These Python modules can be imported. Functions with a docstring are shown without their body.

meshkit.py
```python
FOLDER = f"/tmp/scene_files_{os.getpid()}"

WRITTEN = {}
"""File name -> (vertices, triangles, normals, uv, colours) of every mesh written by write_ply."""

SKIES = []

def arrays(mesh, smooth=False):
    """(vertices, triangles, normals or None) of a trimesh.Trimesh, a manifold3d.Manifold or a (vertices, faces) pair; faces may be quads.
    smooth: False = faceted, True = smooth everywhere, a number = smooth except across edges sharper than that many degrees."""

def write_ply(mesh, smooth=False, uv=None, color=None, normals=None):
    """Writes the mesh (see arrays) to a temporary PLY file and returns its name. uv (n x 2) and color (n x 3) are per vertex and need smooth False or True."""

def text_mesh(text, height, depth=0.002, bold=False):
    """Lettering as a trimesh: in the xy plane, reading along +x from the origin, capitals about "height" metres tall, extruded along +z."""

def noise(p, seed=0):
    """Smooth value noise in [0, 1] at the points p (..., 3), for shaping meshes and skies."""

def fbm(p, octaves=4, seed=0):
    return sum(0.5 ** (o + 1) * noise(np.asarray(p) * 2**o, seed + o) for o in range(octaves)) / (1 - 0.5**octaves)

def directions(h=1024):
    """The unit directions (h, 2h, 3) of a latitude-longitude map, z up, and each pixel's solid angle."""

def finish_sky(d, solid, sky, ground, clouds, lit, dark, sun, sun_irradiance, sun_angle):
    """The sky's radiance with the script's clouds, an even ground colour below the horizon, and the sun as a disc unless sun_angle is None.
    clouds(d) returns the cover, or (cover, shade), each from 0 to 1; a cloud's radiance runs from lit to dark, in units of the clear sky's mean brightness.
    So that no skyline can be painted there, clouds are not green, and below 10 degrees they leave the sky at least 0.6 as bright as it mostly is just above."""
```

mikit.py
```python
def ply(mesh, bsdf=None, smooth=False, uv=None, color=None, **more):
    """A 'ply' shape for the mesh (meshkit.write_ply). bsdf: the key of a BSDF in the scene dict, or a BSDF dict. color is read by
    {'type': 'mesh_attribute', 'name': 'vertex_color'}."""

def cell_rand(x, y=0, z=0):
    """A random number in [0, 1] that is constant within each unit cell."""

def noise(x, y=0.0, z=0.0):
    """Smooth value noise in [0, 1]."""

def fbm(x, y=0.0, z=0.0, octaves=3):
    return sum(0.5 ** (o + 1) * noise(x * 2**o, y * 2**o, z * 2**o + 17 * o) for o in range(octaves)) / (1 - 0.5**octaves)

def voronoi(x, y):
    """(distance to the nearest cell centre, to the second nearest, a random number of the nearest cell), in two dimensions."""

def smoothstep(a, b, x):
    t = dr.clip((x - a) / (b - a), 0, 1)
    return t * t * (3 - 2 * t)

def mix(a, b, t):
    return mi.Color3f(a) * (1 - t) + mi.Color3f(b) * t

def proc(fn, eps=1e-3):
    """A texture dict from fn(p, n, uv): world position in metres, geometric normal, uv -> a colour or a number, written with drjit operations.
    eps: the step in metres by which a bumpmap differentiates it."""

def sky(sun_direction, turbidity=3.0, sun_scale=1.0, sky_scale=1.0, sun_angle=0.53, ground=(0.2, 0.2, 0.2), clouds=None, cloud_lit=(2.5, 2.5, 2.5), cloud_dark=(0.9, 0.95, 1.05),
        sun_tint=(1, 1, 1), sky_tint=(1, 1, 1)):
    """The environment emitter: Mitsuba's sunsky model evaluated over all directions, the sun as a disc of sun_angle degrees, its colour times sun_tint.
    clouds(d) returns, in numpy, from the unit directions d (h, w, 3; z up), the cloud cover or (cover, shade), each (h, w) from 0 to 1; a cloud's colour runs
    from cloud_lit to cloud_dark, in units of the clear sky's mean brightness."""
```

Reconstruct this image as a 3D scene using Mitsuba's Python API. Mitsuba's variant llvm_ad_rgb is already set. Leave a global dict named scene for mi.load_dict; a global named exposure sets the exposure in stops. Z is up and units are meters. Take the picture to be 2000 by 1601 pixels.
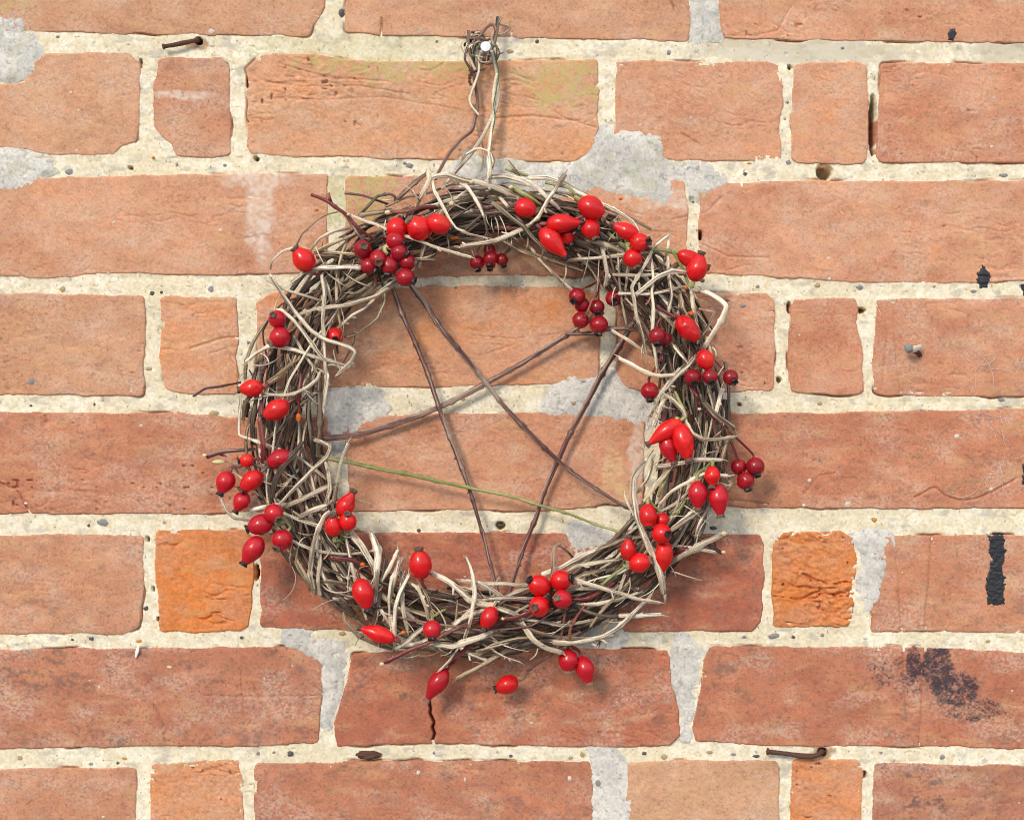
import math, random
import numpy as np
import drjit as dr
import mitsuba as mi
import mikit, meshkit
from mikit import noise as tn, fbm as tf, voronoi, smoothstep, mix, cell_rand
from shapely.geometry import Polygon

# ------------------------------------------------------------------ camera, sky, exposure
S = 0.00032            # metres per unit of the wall survey (1 unit = one pixel of the survey photograph)
ZC = 1.50              # height of the picture's centre above the ground
DIST = 1.15            # camera to wall
T = mi.ScalarTransform4f
scene, labels = {'type': 'scene'}, {}
scene['camera'] = {
    'type': 'perspective', 'fov': math.degrees(2 * math.atan(1000 * S / DIST)), 'fov_axis': 'x',
    'near_clip': 0.01, 'far_clip': 200.0,
    'to_world': T().look_at(origin=[0, -DIST, ZC], target=[0, 0, ZC], up=[0, 0, 1])}
scene['sky'] = mikit.sky((-0.38, -0.80, 0.46), turbidity=3, sun_scale=0.26, sun_angle=14,
                         sun_tint=(0.89, 0.98, 1.19),
                         clouds=lambda d: 1.0, cloud_lit=(1.62, 1.69, 1.80), ground=(0.16, 0.16, 0.15))
exposure = 2.96

rng = np.random.default_rng(11)
R = random.Random(5)


def at(px, py, d=0.0):
    """World point of wall position (px, py) seen from the viewpoint, d units in front of the wall."""
    k = 1 - d * S / DIST
    return np.array([(px - 1000) * S * k, -d * S, ZC + (800.5 - py) * S * k])


def tag(key, label=None, category=None, group=None, kind=None):
    labels[key] = {k: v for k, v in dict(label=label, category=category, group=group, kind=kind).items() if v}


count = {}


def key_for(base):
    n = count.get(base, -1) + 1
    count[base] = n
    return base if n == 0 else f'{base}_{n:03d}'


# ------------------------------------------------------------------ materials
def wall_xy(p):
    return p.x / S + 1000, 800.5 - (p.z - ZC) / S


def spot(X, Y, cx, cy, rx, ry, wob):
    d = dr.sqrt(dr.square((X - cx) / rx) + dr.square((Y - cy) / ry)) + wob
    return 1 - smoothstep(0.55, 1.05, d)


def brick_colour(p, n, uv):
    X, Y = wall_xy(p)
    u, v = uv.x, uv.y
    mauve, red, salmon, orange = (0.36, 0.112, 0.074), (0.475, 0.180, 0.105), (0.55, 0.283, 0.182), (0.58, 0.198, 0.058)
    big = tf(X / 95, Y / 60, u * 40, 3)
    u = dr.clip(u + 0.36 * (big - 0.5) + 0.26 * (tf(X / 30, Y / 22, 83.0, 3) - 0.5), 0, 1)
    base = mix(mauve, red, dr.clip(u * 3, 0, 1))
    base = mix(base, salmon, dr.clip(u * 3 - 1, 0, 1))
    base = mix(base, orange, dr.clip(u * 3 - 2, 0, 1))
    base = mix(base, (0.55, 0.38, 0.245), v)
    mid = tf(X / 28, Y / 17, 5.3, 3)
    fine = tf(X / 7, Y / 5, 9.1, 3)
    grain = tn(X / 2.1, Y / 2.1, 3.0)
    base = base * (0.52 + 0.34 * big + 0.52 * fine + 0.26 * grain)
    # ochre clay streaks
    och = smoothstep(0.52, 0.80, tf(X / 50 + 1.2 * mid, Y / 16 + 0.8 * fine, 21.0, 5)) * 0.30
    base = mix(base, (0.64, 0.42, 0.22), och)
    # soot and weathering speckle, strongest on the duller bricks
    dull = 1 - dr.clip(u * 1.25, 0, 0.92)
    soot = smoothstep(0.44, 0.70, 0.50 * mid + 0.50 * fine) * (0.25 + 0.75 * smoothstep(0.40, 0.62, big))
    base = mix(base, (0.125, 0.085, 0.080), soot * dull * 0.95)
    dots = smoothstep(0.68, 0.80, tf(X / 4.2, Y / 3.6, 31.0, 2))
    base = mix(base, (0.15, 0.10, 0.09), dots * (0.15 + 0.5 * dull))
    # lime bloom and dust flecks
    bloom = smoothstep(0.36, 0.80, tf(X / 60 + 0.5 * mid, Y / 34, 47.0, 5)) * smoothstep(0.22, 0.80, tf(X / 4, Y / 3.4, 53.0, 3))
    base = mix(base, (0.64, 0.52, 0.44), bloom * 0.5 * (1 - 0.7 * smoothstep(0.75, 0.95, uv.x)))
    # stains that sit where the photograph shows them
    w = (tf(X / 26, Y / 26, 61.0, 5) - 0.5) * 1.7
    alg = dr.maximum(spot(X, Y, 1085, 150, 110, 60, w), spot(X, Y, 760, 122, 190, 42, w))
    alg = dr.maximum(alg, spot(X, Y, 715, 385, 75, 62, w))
    alg = dr.maximum(alg, dr.maximum(spot(X, Y, 1062, 185, 26, 34, w), 0.7 * spot(X, Y, 30, 8, 60, 24, w)))
    base = mix(base, (0.47, 0.43, 0.17), alg * (0.75 * smoothstep(0.30, 0.65, tf(X / 6, Y / 6, 57.0, 3))))
    lime = dr.maximum(spot(X, Y, 508, 410, 34, 130, w * 0.35), spot(X, Y, 505, 350, 70, 26, w * 0.5))
    lime = dr.maximum(lime, dr.maximum(spot(X, Y, 372, 185, 75, 12, w * 0.6), 0.9 * spot(X, Y, 1245, 880, 24, 50, w)))
    lime = dr.maximum(lime, 0.9 * spot(X, Y, 1300, 390, 70, 30, w))
    base = mix(base, (0.72, 0.64, 0.57), lime * 0.75 * (0.35 + 0.65 * smoothstep(0.25, 0.75, tf(X / 7, Y / 7, 59.0, 4))))
    yel = dr.maximum(spot(X, Y, 1195, 925, 26, 46, w), spot(X, Y, 1215, 960, 30, 30, w))
    base = mix(base, (0.66, 0.48, 0.26), yel * 0.7 * smoothstep(0.25, 0.65, fine))
    # tar flecks on the lower right brick
    tw = 0.45 * tf(X / 15, Y / 9, 71.0, 4) + 0.55 * tf(X / 4.0, Y / 3.4, 73.0, 3) - 0.5
    tar = dr.maximum(spot(X, Y, 1832, 1302, 40, 62, w * 0.3), spot(X, Y, 1785, 1296, 20, 46, w * 0.3))
    tar = dr.maximum(tar, dr.maximum(0.95 * spot(X, Y, 1862, 1345, 58, 42, w * 0.3), 0.72 * spot(X, Y, 1905, 1388, 85, 30, w * 0.3)))
    tar = dr.maximum(tar, 0.5 * spot(X, Y, 1760, 1318, 85, 48, w * 0.4))
    base = mix(base, (0.032, 0.032, 0.050), 0.92 * smoothstep(0.16, 0.88, tar * 0.74 + tw * 1.5) * smoothstep(0.02, 0.25, tar))
    return dr.clip(base, 0.01, 0.9)


def mortar_colour(p, n, uv):
    X, Y = wall_xy(p)
    a, b, c = tf(X / 70, Y / 40, 2.0, 3), tf(X / 15, Y / 13, 7.0, 3), tf(X / 4, Y / 4, 12.0, 2)
    base = mix((0.72, 0.655, 0.49), (0.80, 0.76, 0.63), smoothstep(0.30, 0.60, b))
    base = mix(base, (0.62, 0.51, 0.28), smoothstep(0.52, 0.72, a) * smoothstep(0.35, 0.6, b) * 0.4)
    base = base * (0.82 + 0.36 * c)
    base = mix(base, (0.40, 0.38, 0.35), smoothstep(0.60, 0.76, tf(X / 26, Y / 15, 19.0, 5)) * 0.5)
    f1, f2, cr = voronoi(X / 9 + 0.8 * b, Y / 9 + 0.8 * c)
    dot = (1 - smoothstep(0.08, 0.22, f1 / (0.5 + 1.2 * tn(X / 9, Y / 9, 77.0)))) * smoothstep(0.86, 0.88, cr)
    base = mix(base, mix((0.22, 0.20, 0.18), (0.52, 0.38, 0.17), smoothstep(0.93, 0.95, cr)), dot * 0.75)
    w = (tf(X / 14, Y / 12, 61.0, 3) - 0.5) * 1.0
    rust = dr.maximum(spot(X, Y, 1612, 1468, 26, 18, w), spot(X, Y, 385, 84, 22, 14, w))
    base = mix(base, (0.30, 0.12, 0.03), rust * 0.7)
    alg = dr.maximum(spot(X, Y, 655, 400, 30, 70, w), spot(X, Y, 700, 95, 260, 34, w) * 0.5)
    base = mix(base, (0.42, 0.40, 0.17), alg * 0.5)
    grey = dr.maximum(spot(X, Y, 1560, 98, 260, 40, w), spot(X, Y, 1960, 102, 80, 30, w))
    base = mix(base, (0.46, 0.43, 0.36), grey * (0.25 + 0.5 * c))
    return dr.clip(base, 0.02, 0.88)


def cement_colour(p, n, uv):
    X, Y = wall_xy(p)
    a, b, c = tf(X / 48, Y / 40, 3.0, 4), tf(X / 12, Y / 12, 8.0, 3), tf(X / 3.5, Y / 3.5, 14.0, 2)
    base = mix((0.50, 0.50, 0.49), (0.66, 0.655, 0.625), smoothstep(0.25, 0.70, 0.6 * a + 0.4 * b))
    base = base * (0.80 + 0.40 * c)
    base = mix(base, (0.16, 0.155, 0.15), smoothstep(0.64, 0.76, tf(X / 7, Y / 7, 25.0, 3)) * 0.35)
    base = mix(base, (0.36, 0.40, 0.22), smoothstep(0.54, 0.70, tf(X / 24, Y / 20, 33.0, 3)) * 0.32 * (1 - smoothstep(560, 700, Y)))
    return dr.clip(base, 0.02, 0.85)


def vine_fn(light, dark, streak, lo, hi):
    def fn(p, n, uv):
        L, q = uv.x, dr.floor(uv.y / 2)
        a = uv.y - 2 * q
        tone = cell_rand(q, 3.0, 5.0)
        s = tf(L * 0.55, a * 8.0 + 0.35 * tn(L * 3.0, a, 4.0), 1.0, 3)
        g = tf(L * 8.0, a * 12.0, 6.0, 3)
        base = mix(light, dark, smoothstep(lo, hi, s))
        base = base * (0.58 + 0.7 * g) * (0.76 + 0.48 * tone)
        k = smoothstep(0.53, 0.66, tf(L * 1.3, a * 6.0, 15.0 + q, 4))
        return dr.clip(mix(base, streak, k * 0.85), 0.005, 0.85)
    return fn


def hip_fn(a, b, org=0.0):
    def fn(p, n, uv):
        q = p / S
        m = tf(q.x / 14, q.y / 14, q.z / 14 + uv.x * 9, 3)
        t = cell_rand(uv.x * 40, 2.0, 4.0)
        c = mix(a, b, dr.clip(0.75 * t + 1.1 * (m - 0.4), 0, 1))
        c = mix(c, (0.66, 0.060, 0.012), org * smoothstep(0.60, 0.72, tf(q.x / 22, q.y / 22, q.z / 22 + uv.x * 17, 2)) * (1 - t))
        s = smoothstep(0.72, 0.80, tn(q.x / 2.8, q.y / 2.8, q.z / 2.8))
        k = smoothstep(0.76, 0.84, tf(q.x / 7, q.y / 7, q.z / 7 + uv.x * 3, 2))
        return dr.clip(mix(mix(c, (0.24, 0.06, 0.02), 0.4 * s), (0.20, 0.02, 0.015), 0.35 * k), 0.002, 0.8)
    return fn


def two(d):
    return {'type': 'twosided', 'b': d}


def prin(colour, rough, spec=0.4, **kw):
    c = colour if isinstance(colour, dict) else {'type': 'rgb', 'value': list(colour)}
    return two({'type': 'principled', 'base_color': c, 'roughness': rough, 'specular': spec, **kw})


scene['brick_clay'] = prin(mikit.proc(brick_colour), 0.88, 0.25)
scene['lime_mortar'] = prin(mikit.proc(mortar_colour), 0.92, 0.2)
scene['cement'] = prin(mikit.proc(cement_colour), 0.90, 0.2)
scene['vine_pale'] = prin(mikit.proc(vine_fn((0.86, 0.78, 0.64), (0.56, 0.465, 0.34), (0.13, 0.095, 0.07), 0.42, 0.68)), 0.62, 0.35)
scene['vine_mid'] = prin(mikit.proc(vine_fn((0.54, 0.43, 0.30), (0.22, 0.155, 0.10), (0.06, 0.048, 0.040), 0.38, 0.60)), 0.62, 0.35)
scene['vine_dark'] = prin(mikit.proc(vine_fn((0.115, 0.080, 0.062), (0.042, 0.030, 0.027), (0.19, 0.145, 0.11), 0.36, 0.64)), 0.5, 0.4)
scene['bark_purple'] = prin(mikit.proc(vine_fn((0.24, 0.122, 0.115), (0.11, 0.048, 0.050), (0.36, 0.29, 0.23), 0.36, 0.66)), 0.45, 0.4)
scene['bark_red'] = prin(mikit.proc(vine_fn((0.24, 0.040, 0.048), (0.11, 0.022, 0.030), (0.26, 0.12, 0.07), 0.36, 0.66)), 0.38, 0.45)
scene['bark_green'] = prin(mikit.proc(vine_fn((0.38, 0.42, 0.17), (0.23, 0.28, 0.095), (0.40, 0.34, 0.20), 0.36, 0.66)), 0.42, 0.4)
scene['hip_red'] = prin(mikit.proc(hip_fn((0.72, 0.007, 0.010), (0.52, 0.003, 0.008), 0.45)), 0.30, 0.18, clearcoat=1.0, clearcoat_gloss=0.975)
scene['hip_crimson'] = prin(mikit.proc(hip_fn((0.54, 0.006, 0.020), (0.36, 0.003, 0.014))), 0.30, 0.18, clearcoat=1.0, clearcoat_gloss=0.97)
scene['haw_crimson'] = prin(mikit.proc(hip_fn((0.36, 0.005, 0.016), (0.20, 0.003, 0.012))), 0.28, 0.18, clearcoat=1.0, clearcoat_gloss=0.98)
scene['calyx_brown'] = prin((0.115, 0.070, 0.055), 0.7)
scene['calyx_rim'] = prin((0.20, 0.13, 0.095), 0.75)
scene['calyx_black'] = prin((0.018, 0.012, 0.014), 0.42, 0.5)
scene['cut_wood'] = prin((0.66, 0.56, 0.36), 0.8)
scene['bud_orange'] = prin((0.62, 0.13, 0.015), 0.5)
scene['bud_pale'] = prin((0.52, 0.52, 0.26), 0.5)
scene['pebble_grey'] = prin((0.24, 0.24, 0.25), 0.7)
scene['pebble_dark'] = prin((0.085, 0.082, 0.085), 0.6)
scene['pebble_tan'] = prin((0.40, 0.31, 0.18), 0.7)
scene['pebble_pale'] = prin((0.62, 0.58, 0.50), 0.7)
scene['pebble_ochre'] = prin((0.48, 0.27, 0.07), 0.7)
scene['tar'] = prin((0.020, 0.022, 0.030), 0.42, 0.5)
scene['rusty_iron'] = prin((0.095, 0.045, 0.032), 0.75, 0.4)
scene['zinc'] = two({'type': 'principled', 'base_color': {'type': 'rgb', 'value': [0.72, 0.73, 0.80]}, 'roughness': 0.32, 'metallic': 0.85})
scene['wire_green'] = prin((0.045, 0.15, 0.075), 0.5)
scene['flake_white'] = prin((0.85, 0.84, 0.82), 0.7)
scene['web'] = prin((0.72, 0.72, 0.72), 0.6)

# ------------------------------------------------------------------ the wall
BR = [  # outline, hue (0 mauve red .. 1 orange), tan, relief
    ([(-60, -130), (632, -130), (636, 15), (628, 38), (615, 50), (607, 72), (400, 69), (60, 64), (-60, 62)], .48, .42, .7),
    ([(676, -130), (1349, -130), (1348, 82), (1100, 77), (745, 71), (674, 64)], .48, .35, .7),
    ([(1404, -130), (2080, -130), (2080, 86), (1900, 84), (1500, 79), (1412, 76), (1402, 45), (1403, 0)], .62, .10, .9),
    ([(-60, 160), (0, 165), (45, 158), (62, 125), (84, 104), (180, 101), (250, 101), (272, 122), (274, 180), (270, 278), (238, 288), (222, 303), (180, 307), (90, 303), (40, 290), (-60, 287)], .66, .30, .7),
    ([(308, 112), (435, 110), (450, 130), (452, 250), (450, 305), (400, 308), (346, 306), (335, 280), (318, 268), (297, 248), (299, 160), (304, 140)], .40, .30, .4),
    ([(515, 104), (620, 106), (690, 118), (900, 118), (1168, 116), (1172, 180), (1168, 225), (1172, 250), (1160, 300), (1120, 318), (1000, 316), (800, 312), (490, 304), (480, 285), (484, 240), (482, 180), (487, 165), (477, 135), (500, 112)], .76, .32, 1.3),
    ([(1200, 118), (1500, 120), (1520, 125), (1530, 150), (1528, 210), (1524, 260), (1528, 285), (1524, 312), (1372, 316), (1250, 312), (1197, 300), (1200, 170)], .64, .10, 1.1),
    ([(1548, 125), (1570, 121), (1680, 120), (1692, 130), (1696, 200), (1697, 310), (1690, 320), (1650, 323), (1560, 320), (1545, 312), (1543, 200)], .66, .10, .7),
    ([(1718, 122), (2080, 124), (2080, 320), (1720, 318), (1712, 305), (1712, 240), (1716, 180)], .52, .06, .8),
    ([(-60, 340), (85, 345), (200, 343), (450, 338), (640, 338), (640, 450), (638, 535), (400, 540), (220, 535), (100, 545), (-60, 538)], .62, .15, 1.0),
    ([(672, 342), (1340, 350), (1343, 440), (1342, 535), (1150, 541), (850, 540), (675, 545)], .60, .12, 1.0),
    ([(1366, 360), (1500, 352), (2080, 352), (2080, 552), (1960, 550), (1850, 555), (1700, 552), (1450, 540), (1380, 535), (1368, 500), (1362, 450)], .60, .06, 1.0),
    ([(-60, 572), (60, 572), (283, 578), (284, 690), (280, 775), (150, 773), (-60, 772)], .46, .38, .6),
    ([(312, 578), (465, 578), (468, 665), (462, 690), (468, 730), (465, 772), (370, 772), (335, 765), (320, 757), (312, 700)], .76, .20, 1.1),
    ([(500, 590), (530, 570), (700, 565), (860, 556), (1100, 560), (1150, 568), (1172, 575), (1172, 660), (1170, 745), (1060, 752), (860, 758), (700, 756), (500, 765)], .74, .12, 1.2),
    ([(1205, 570), (1380, 572), (1500, 573), (1513, 585), (1515, 640), (1514, 700), (1512, 765), (1430, 768), (1275, 765), (1205, 760)], .58, .0, 1.2),
    ([(1550, 583), (1670, 581), (1676, 600), (1672, 630), (1682, 670), (1687, 700), (1685, 770), (1650, 773), (1580, 770), (1545, 765), (1538, 740), (1540, 600)], .52, .05, .9),
    ([(1710, 582), (2080, 580), (2080, 775), (1800, 775), (1706, 770), (1704, 680)], .46, .12, .9),
    ([(-60, 803), (250, 806), (350, 803), (450, 815), (640, 812), (640, 1000), (480, 1000), (400, 1005), (-60, 1004)], .32, .14, 1.0),
    ([(672, 815), (880, 805), (1065, 806), (1240, 812), (1262, 820), (1262, 900), (1255, 990), (1180, 985), (1100, 998), (900, 998), (680, 1000)], .58, .10, 1.0),
    ([(1290, 800), (1420, 800), (1440, 808), (1700, 803), (2080, 795), (2080, 992), (1800, 995), (1430, 992), (1290, 990)], .34, .10, 1.1),
    ([(-60, 1045), (100, 1042), (283, 1045), (282, 1120), (278, 1200), (275, 1225), (240, 1240), (150, 1238), (-60, 1240)], .38, .28, .5),
    ([(303, 1035), (480, 1032), (496, 1050), (497, 1120), (494, 1180), (487, 1225), (470, 1234), (312, 1236), (309, 1180), (302, 1130)], .93, .0, 2.6),
    ([(510, 1045), (700, 1038), (1000, 1040), (1172, 1042), (1175, 1232), (900, 1235), (640, 1230), (510, 1228), (507, 1130)], .16, .0, .8),
    ([(1205, 1040), (1485, 1042), (1493, 1060), (1492, 1160), (1488, 1215), (1470, 1232), (1205, 1235)], .14, .0, .7),
    ([(1510, 1038), (1640, 1035), (1665, 1052), (1675, 1090), (1672, 1150), (1664, 1195), (1660, 1225), (1510, 1225), (1506, 1130)], .98, .0, 4.5),
    ([(1700, 1045), (2080, 1042), (2080, 1238), (1850, 1235), (1702, 1235)], .36, .16, .9),
    ([(-60, 1268), (200, 1265), (540, 1262), (620, 1270), (632, 1300), (630, 1360), (626, 1420), (622, 1450), (500, 1458), (300, 1458), (-60, 1465)], .16, .16, .8),
    ([(690, 1275), (850, 1265), (1100, 1265), (1305, 1268), (1312, 1285), (1312, 1330), (1325, 1380), (1330, 1440), (1310, 1455), (1170, 1460), (850, 1452), (655, 1460), (652, 1410), (670, 1350), (680, 1300)], .22, .02, .9),
    ([(1385, 1262), (1700, 1260), (1850, 1265), (2080, 1275), (2080, 1465), (1900, 1460), (1500, 1458), (1360, 1448), (1352, 1420), (1365, 1350), (1372, 1290)], .24, .08, 1.0),
    ([(-60, 1500), (130, 1497), (265, 1498), (270, 1530), (268, 1560), (262, 1720), (-60, 1720)], .34, .28, .7),
    ([(292, 1490), (380, 1485), (468, 1482), (476, 1530), (478, 1720), (292, 1720)], .84, .10, 1.6),
    ([(495, 1490), (700, 1485), (1150, 1485), (1160, 1520), (1165, 1720), (493, 1720)], .22, .14, .8),
    ([(1222, 1490), (1300, 1483), (1515, 1485), (1523, 1500), (1522, 1720), (1225, 1720)], .62, .45, .7),
    ([(1545, 1485), (1560, 1478), (1675, 1482), (1688, 1510), (1685, 1560), (1684, 1720), (1540, 1720)], .84, .05, 1.4),
    ([(1705, 1488), (2080, 1495), (2080, 1720), (1703, 1720)], .02, .22, .6),
]
FRAME = len(BR)
# the wall goes on past the frame: further bricks in the same bond
for c, (y0, y1) in enumerate([(-360, -166), (1756, 1950)]):
    x = -700 - 80 * c
    for w in [320, 150, 680, 320, 150, 680, 320, 150, 680, 320]:
        BR.append(([(x, y0), (x + w, y0 + 2), (x + w, y1), (x, y1)], R.uniform(.25, .7), R.uniform(0, .25), .8))
        x += w + 30
for y0, y1 in [(-130, 66), (105, 300), (342, 538), (575, 773), (806, 1000), (1043, 1236), (1266, 1460), (1496, 1720)]:
    for xa, xb in [(-740, -88), (2108, 2700)]:
        xm = xa + R.choice([320, 160, 300])
        for a, b in [(xa, xm - 15), (xm + 15, xb)]:
            BR.append(([(a, y0), (b, y0), (b, y1), (a, y1)], R.uniform(.25, .7), R.uniform(0, .25), .8))

CRACK = [  # lines where a brick is cracked or folded: points, half width, depth
    ([(838, 1366), (841, 1384), (839, 1392), (848, 1410), (845, 1420), (850, 1432), (846, 1444), (852, 1462)], 1.5, 60),
    ([(1786, 971), (1815, 954), (1828, 952), (1846, 968), (1874, 977), (1902, 975), (1937, 961), (1986, 933)], 1.3, 7),
    ([(0, 943), (32, 957), (45, 978), (60, 1003)], 1.6, 9),
    ([(297, 1370), (311, 1394), (324, 1426), (320, 1436), (326, 1458)], 1.4, 5),
    ([(745, 38), (744, 70)], 2.0, 9),
    ([(1306, -5), (1316, 14), (1318, 24)], 1.6, 8),
    ([(371, 681), (420, 664), (445, 659), (470, 661)], 2.0, 6),
    ([(412, 690), (440, 682), (460, 706)], 1.8, 5),
    ([(1570, 965), (1600, 930), (1630, 925)], 1.6, 4),
    ([(1428, 978), (1455, 978), (1500, 985)], 2.0, 5),
    ([(1334, 263), (1350, 272), (1366, 282)], 1.8, 6),
    ([(1480, 70), (1520, 60), (1545, 12)], 1.5, 4),
    ([(545, 125), (640, 152), (760, 160)], 1.6, 4), ([(520, 160), (600, 170), (700, 168), (800, 185)], 1.5, 3.5),
    ([(960, 232), (1040, 226), (1110, 235), (1165, 250)], 1.8, 5), ([(540, 190), (640, 195), (750, 190), (900, 215)], 1.4, 3),
    ([(935, 695), (985, 680), (1005, 672)], 1.8, 4), ([(920, 655), (1010, 662), (1110, 650)], 1.4, 3),
    ([(1745, 1046), (1755, 1120), (1762, 1232)], 3.0, 5), ([(1822, 1046), (1816, 1130), (1808, 1232)], 3.5, 6),
    ([(1808, 1262), (1802, 1350), (1796, 1455)], 3.0, 5), ([(1765, 1262), (1768, 1350), (1775, 1440)], 2.5, 4),
    ([(1708, 585), (1735, 650), (1722, 760)], 2.2, 4), ([(1745, 590), (1750, 680), (1760, 770)], 2.2, 4),
    ([(1310, 430), (1380, 415), (1410, 385)], 1.8, 4), ([(1365, 475), (1420, 500), (1500, 505)], 1.6, 4),
    ([(660, 1135), (760, 1128), (840, 1138)], 1.6, 3), ([(400, 1358), (480, 1360), (620, 1358)], 1.5, 3),
    ([(474, 1280), (472, 1330), (476, 1390)], 1.5, 3),
]
HOLE = [(255, 328, 4, 4), (501, 310, 5, 5), (1611, 336, 17, 15), (1355, 388, 8, 8), (978, 1027, 9, 8), (1522, 742, 5, 6), (501, 1118, 6, 16),
        (1682, 606, 9, 5), (288, 1053, 4, 6), (1705, 248, 8, 62), (275, 124, 3, 9), (441, 128, 5, 6), (484, 160, 4, 12), (299, 1150, 3, 5),
        (310, 1209, 4, 4), (1445, 790, 4, 3), (1542, 131, 4, 5), (62, 583, 5, 4), (1688, 1512, 6, 7), (1541, 600, 4, 12), (948, 112, 7, 7), (1607, 1468, 9, 8),
        (388, 80, 7, 7), (1368, 460, 4, 10)]


def signed_distance(X, Y, poly):
    """Positive inside."""
    P = np.asarray(poly, float)
    d = np.full(X.shape, 1e9)
    inside = np.zeros(X.shape, bool)
    for (x0, y0), (x1, y1) in zip(P, np.roll(P, -1, 0)):
        ex, ey = x1 - x0, y1 - y0
        t = np.clip(((X - x0) * ex + (Y - y0) * ey) / (ex * ex + ey * ey + 1e-9), 0, 1)
        d = np.minimum(d, np.hypot(X - x0 - t * ex, Y - y0 - t * ey))
        if y0 != y1:
            c = (y0 > Y) != (y1 > Y)
            inside ^= c & (X < x0 + (Y - y0) * ex / ey)
    return np.where(inside, d, -d)


def line_distance(X, Y, pts):
    d = np.full(X.shape, 1e9)
    for (x0, y0), (x1, y1) in zip(pts[:-1], pts[1:]):
        ex, ey = x1 - x0, y1 - y0
        t = np.clip(((X - x0) * ex + (Y - y0) * ey) / (ex * ex + ey * ey + 1e-9), 0, 1)
        d = np.minimum(d, np.hypot(X - x0 - t * ex, Y - y0 - t * ey))
    return d


def nz(X, Y, sx, sy, seed, octaves=1):
    p = np.stack([X / sx, Y / sy, np.full(X.shape, seed * 7.31)], -1)
    return meshkit.fbm(p, octaves, seed) - 0.5


def sstep(a, b, x):
    t = np.clip((x - a) / (b - a), 0, 1)
    return t * t * (3 - 2 * t)


def soften(poly, r=9):
    q = Polygon(poly).buffer(0)
    q = q.buffer(-r).buffer(r)
    q = q if q.geom_type == 'Polygon' else max(q.geoms, key=lambda g: g.area)
    return list(q.exterior.coords)[:-1]


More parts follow.
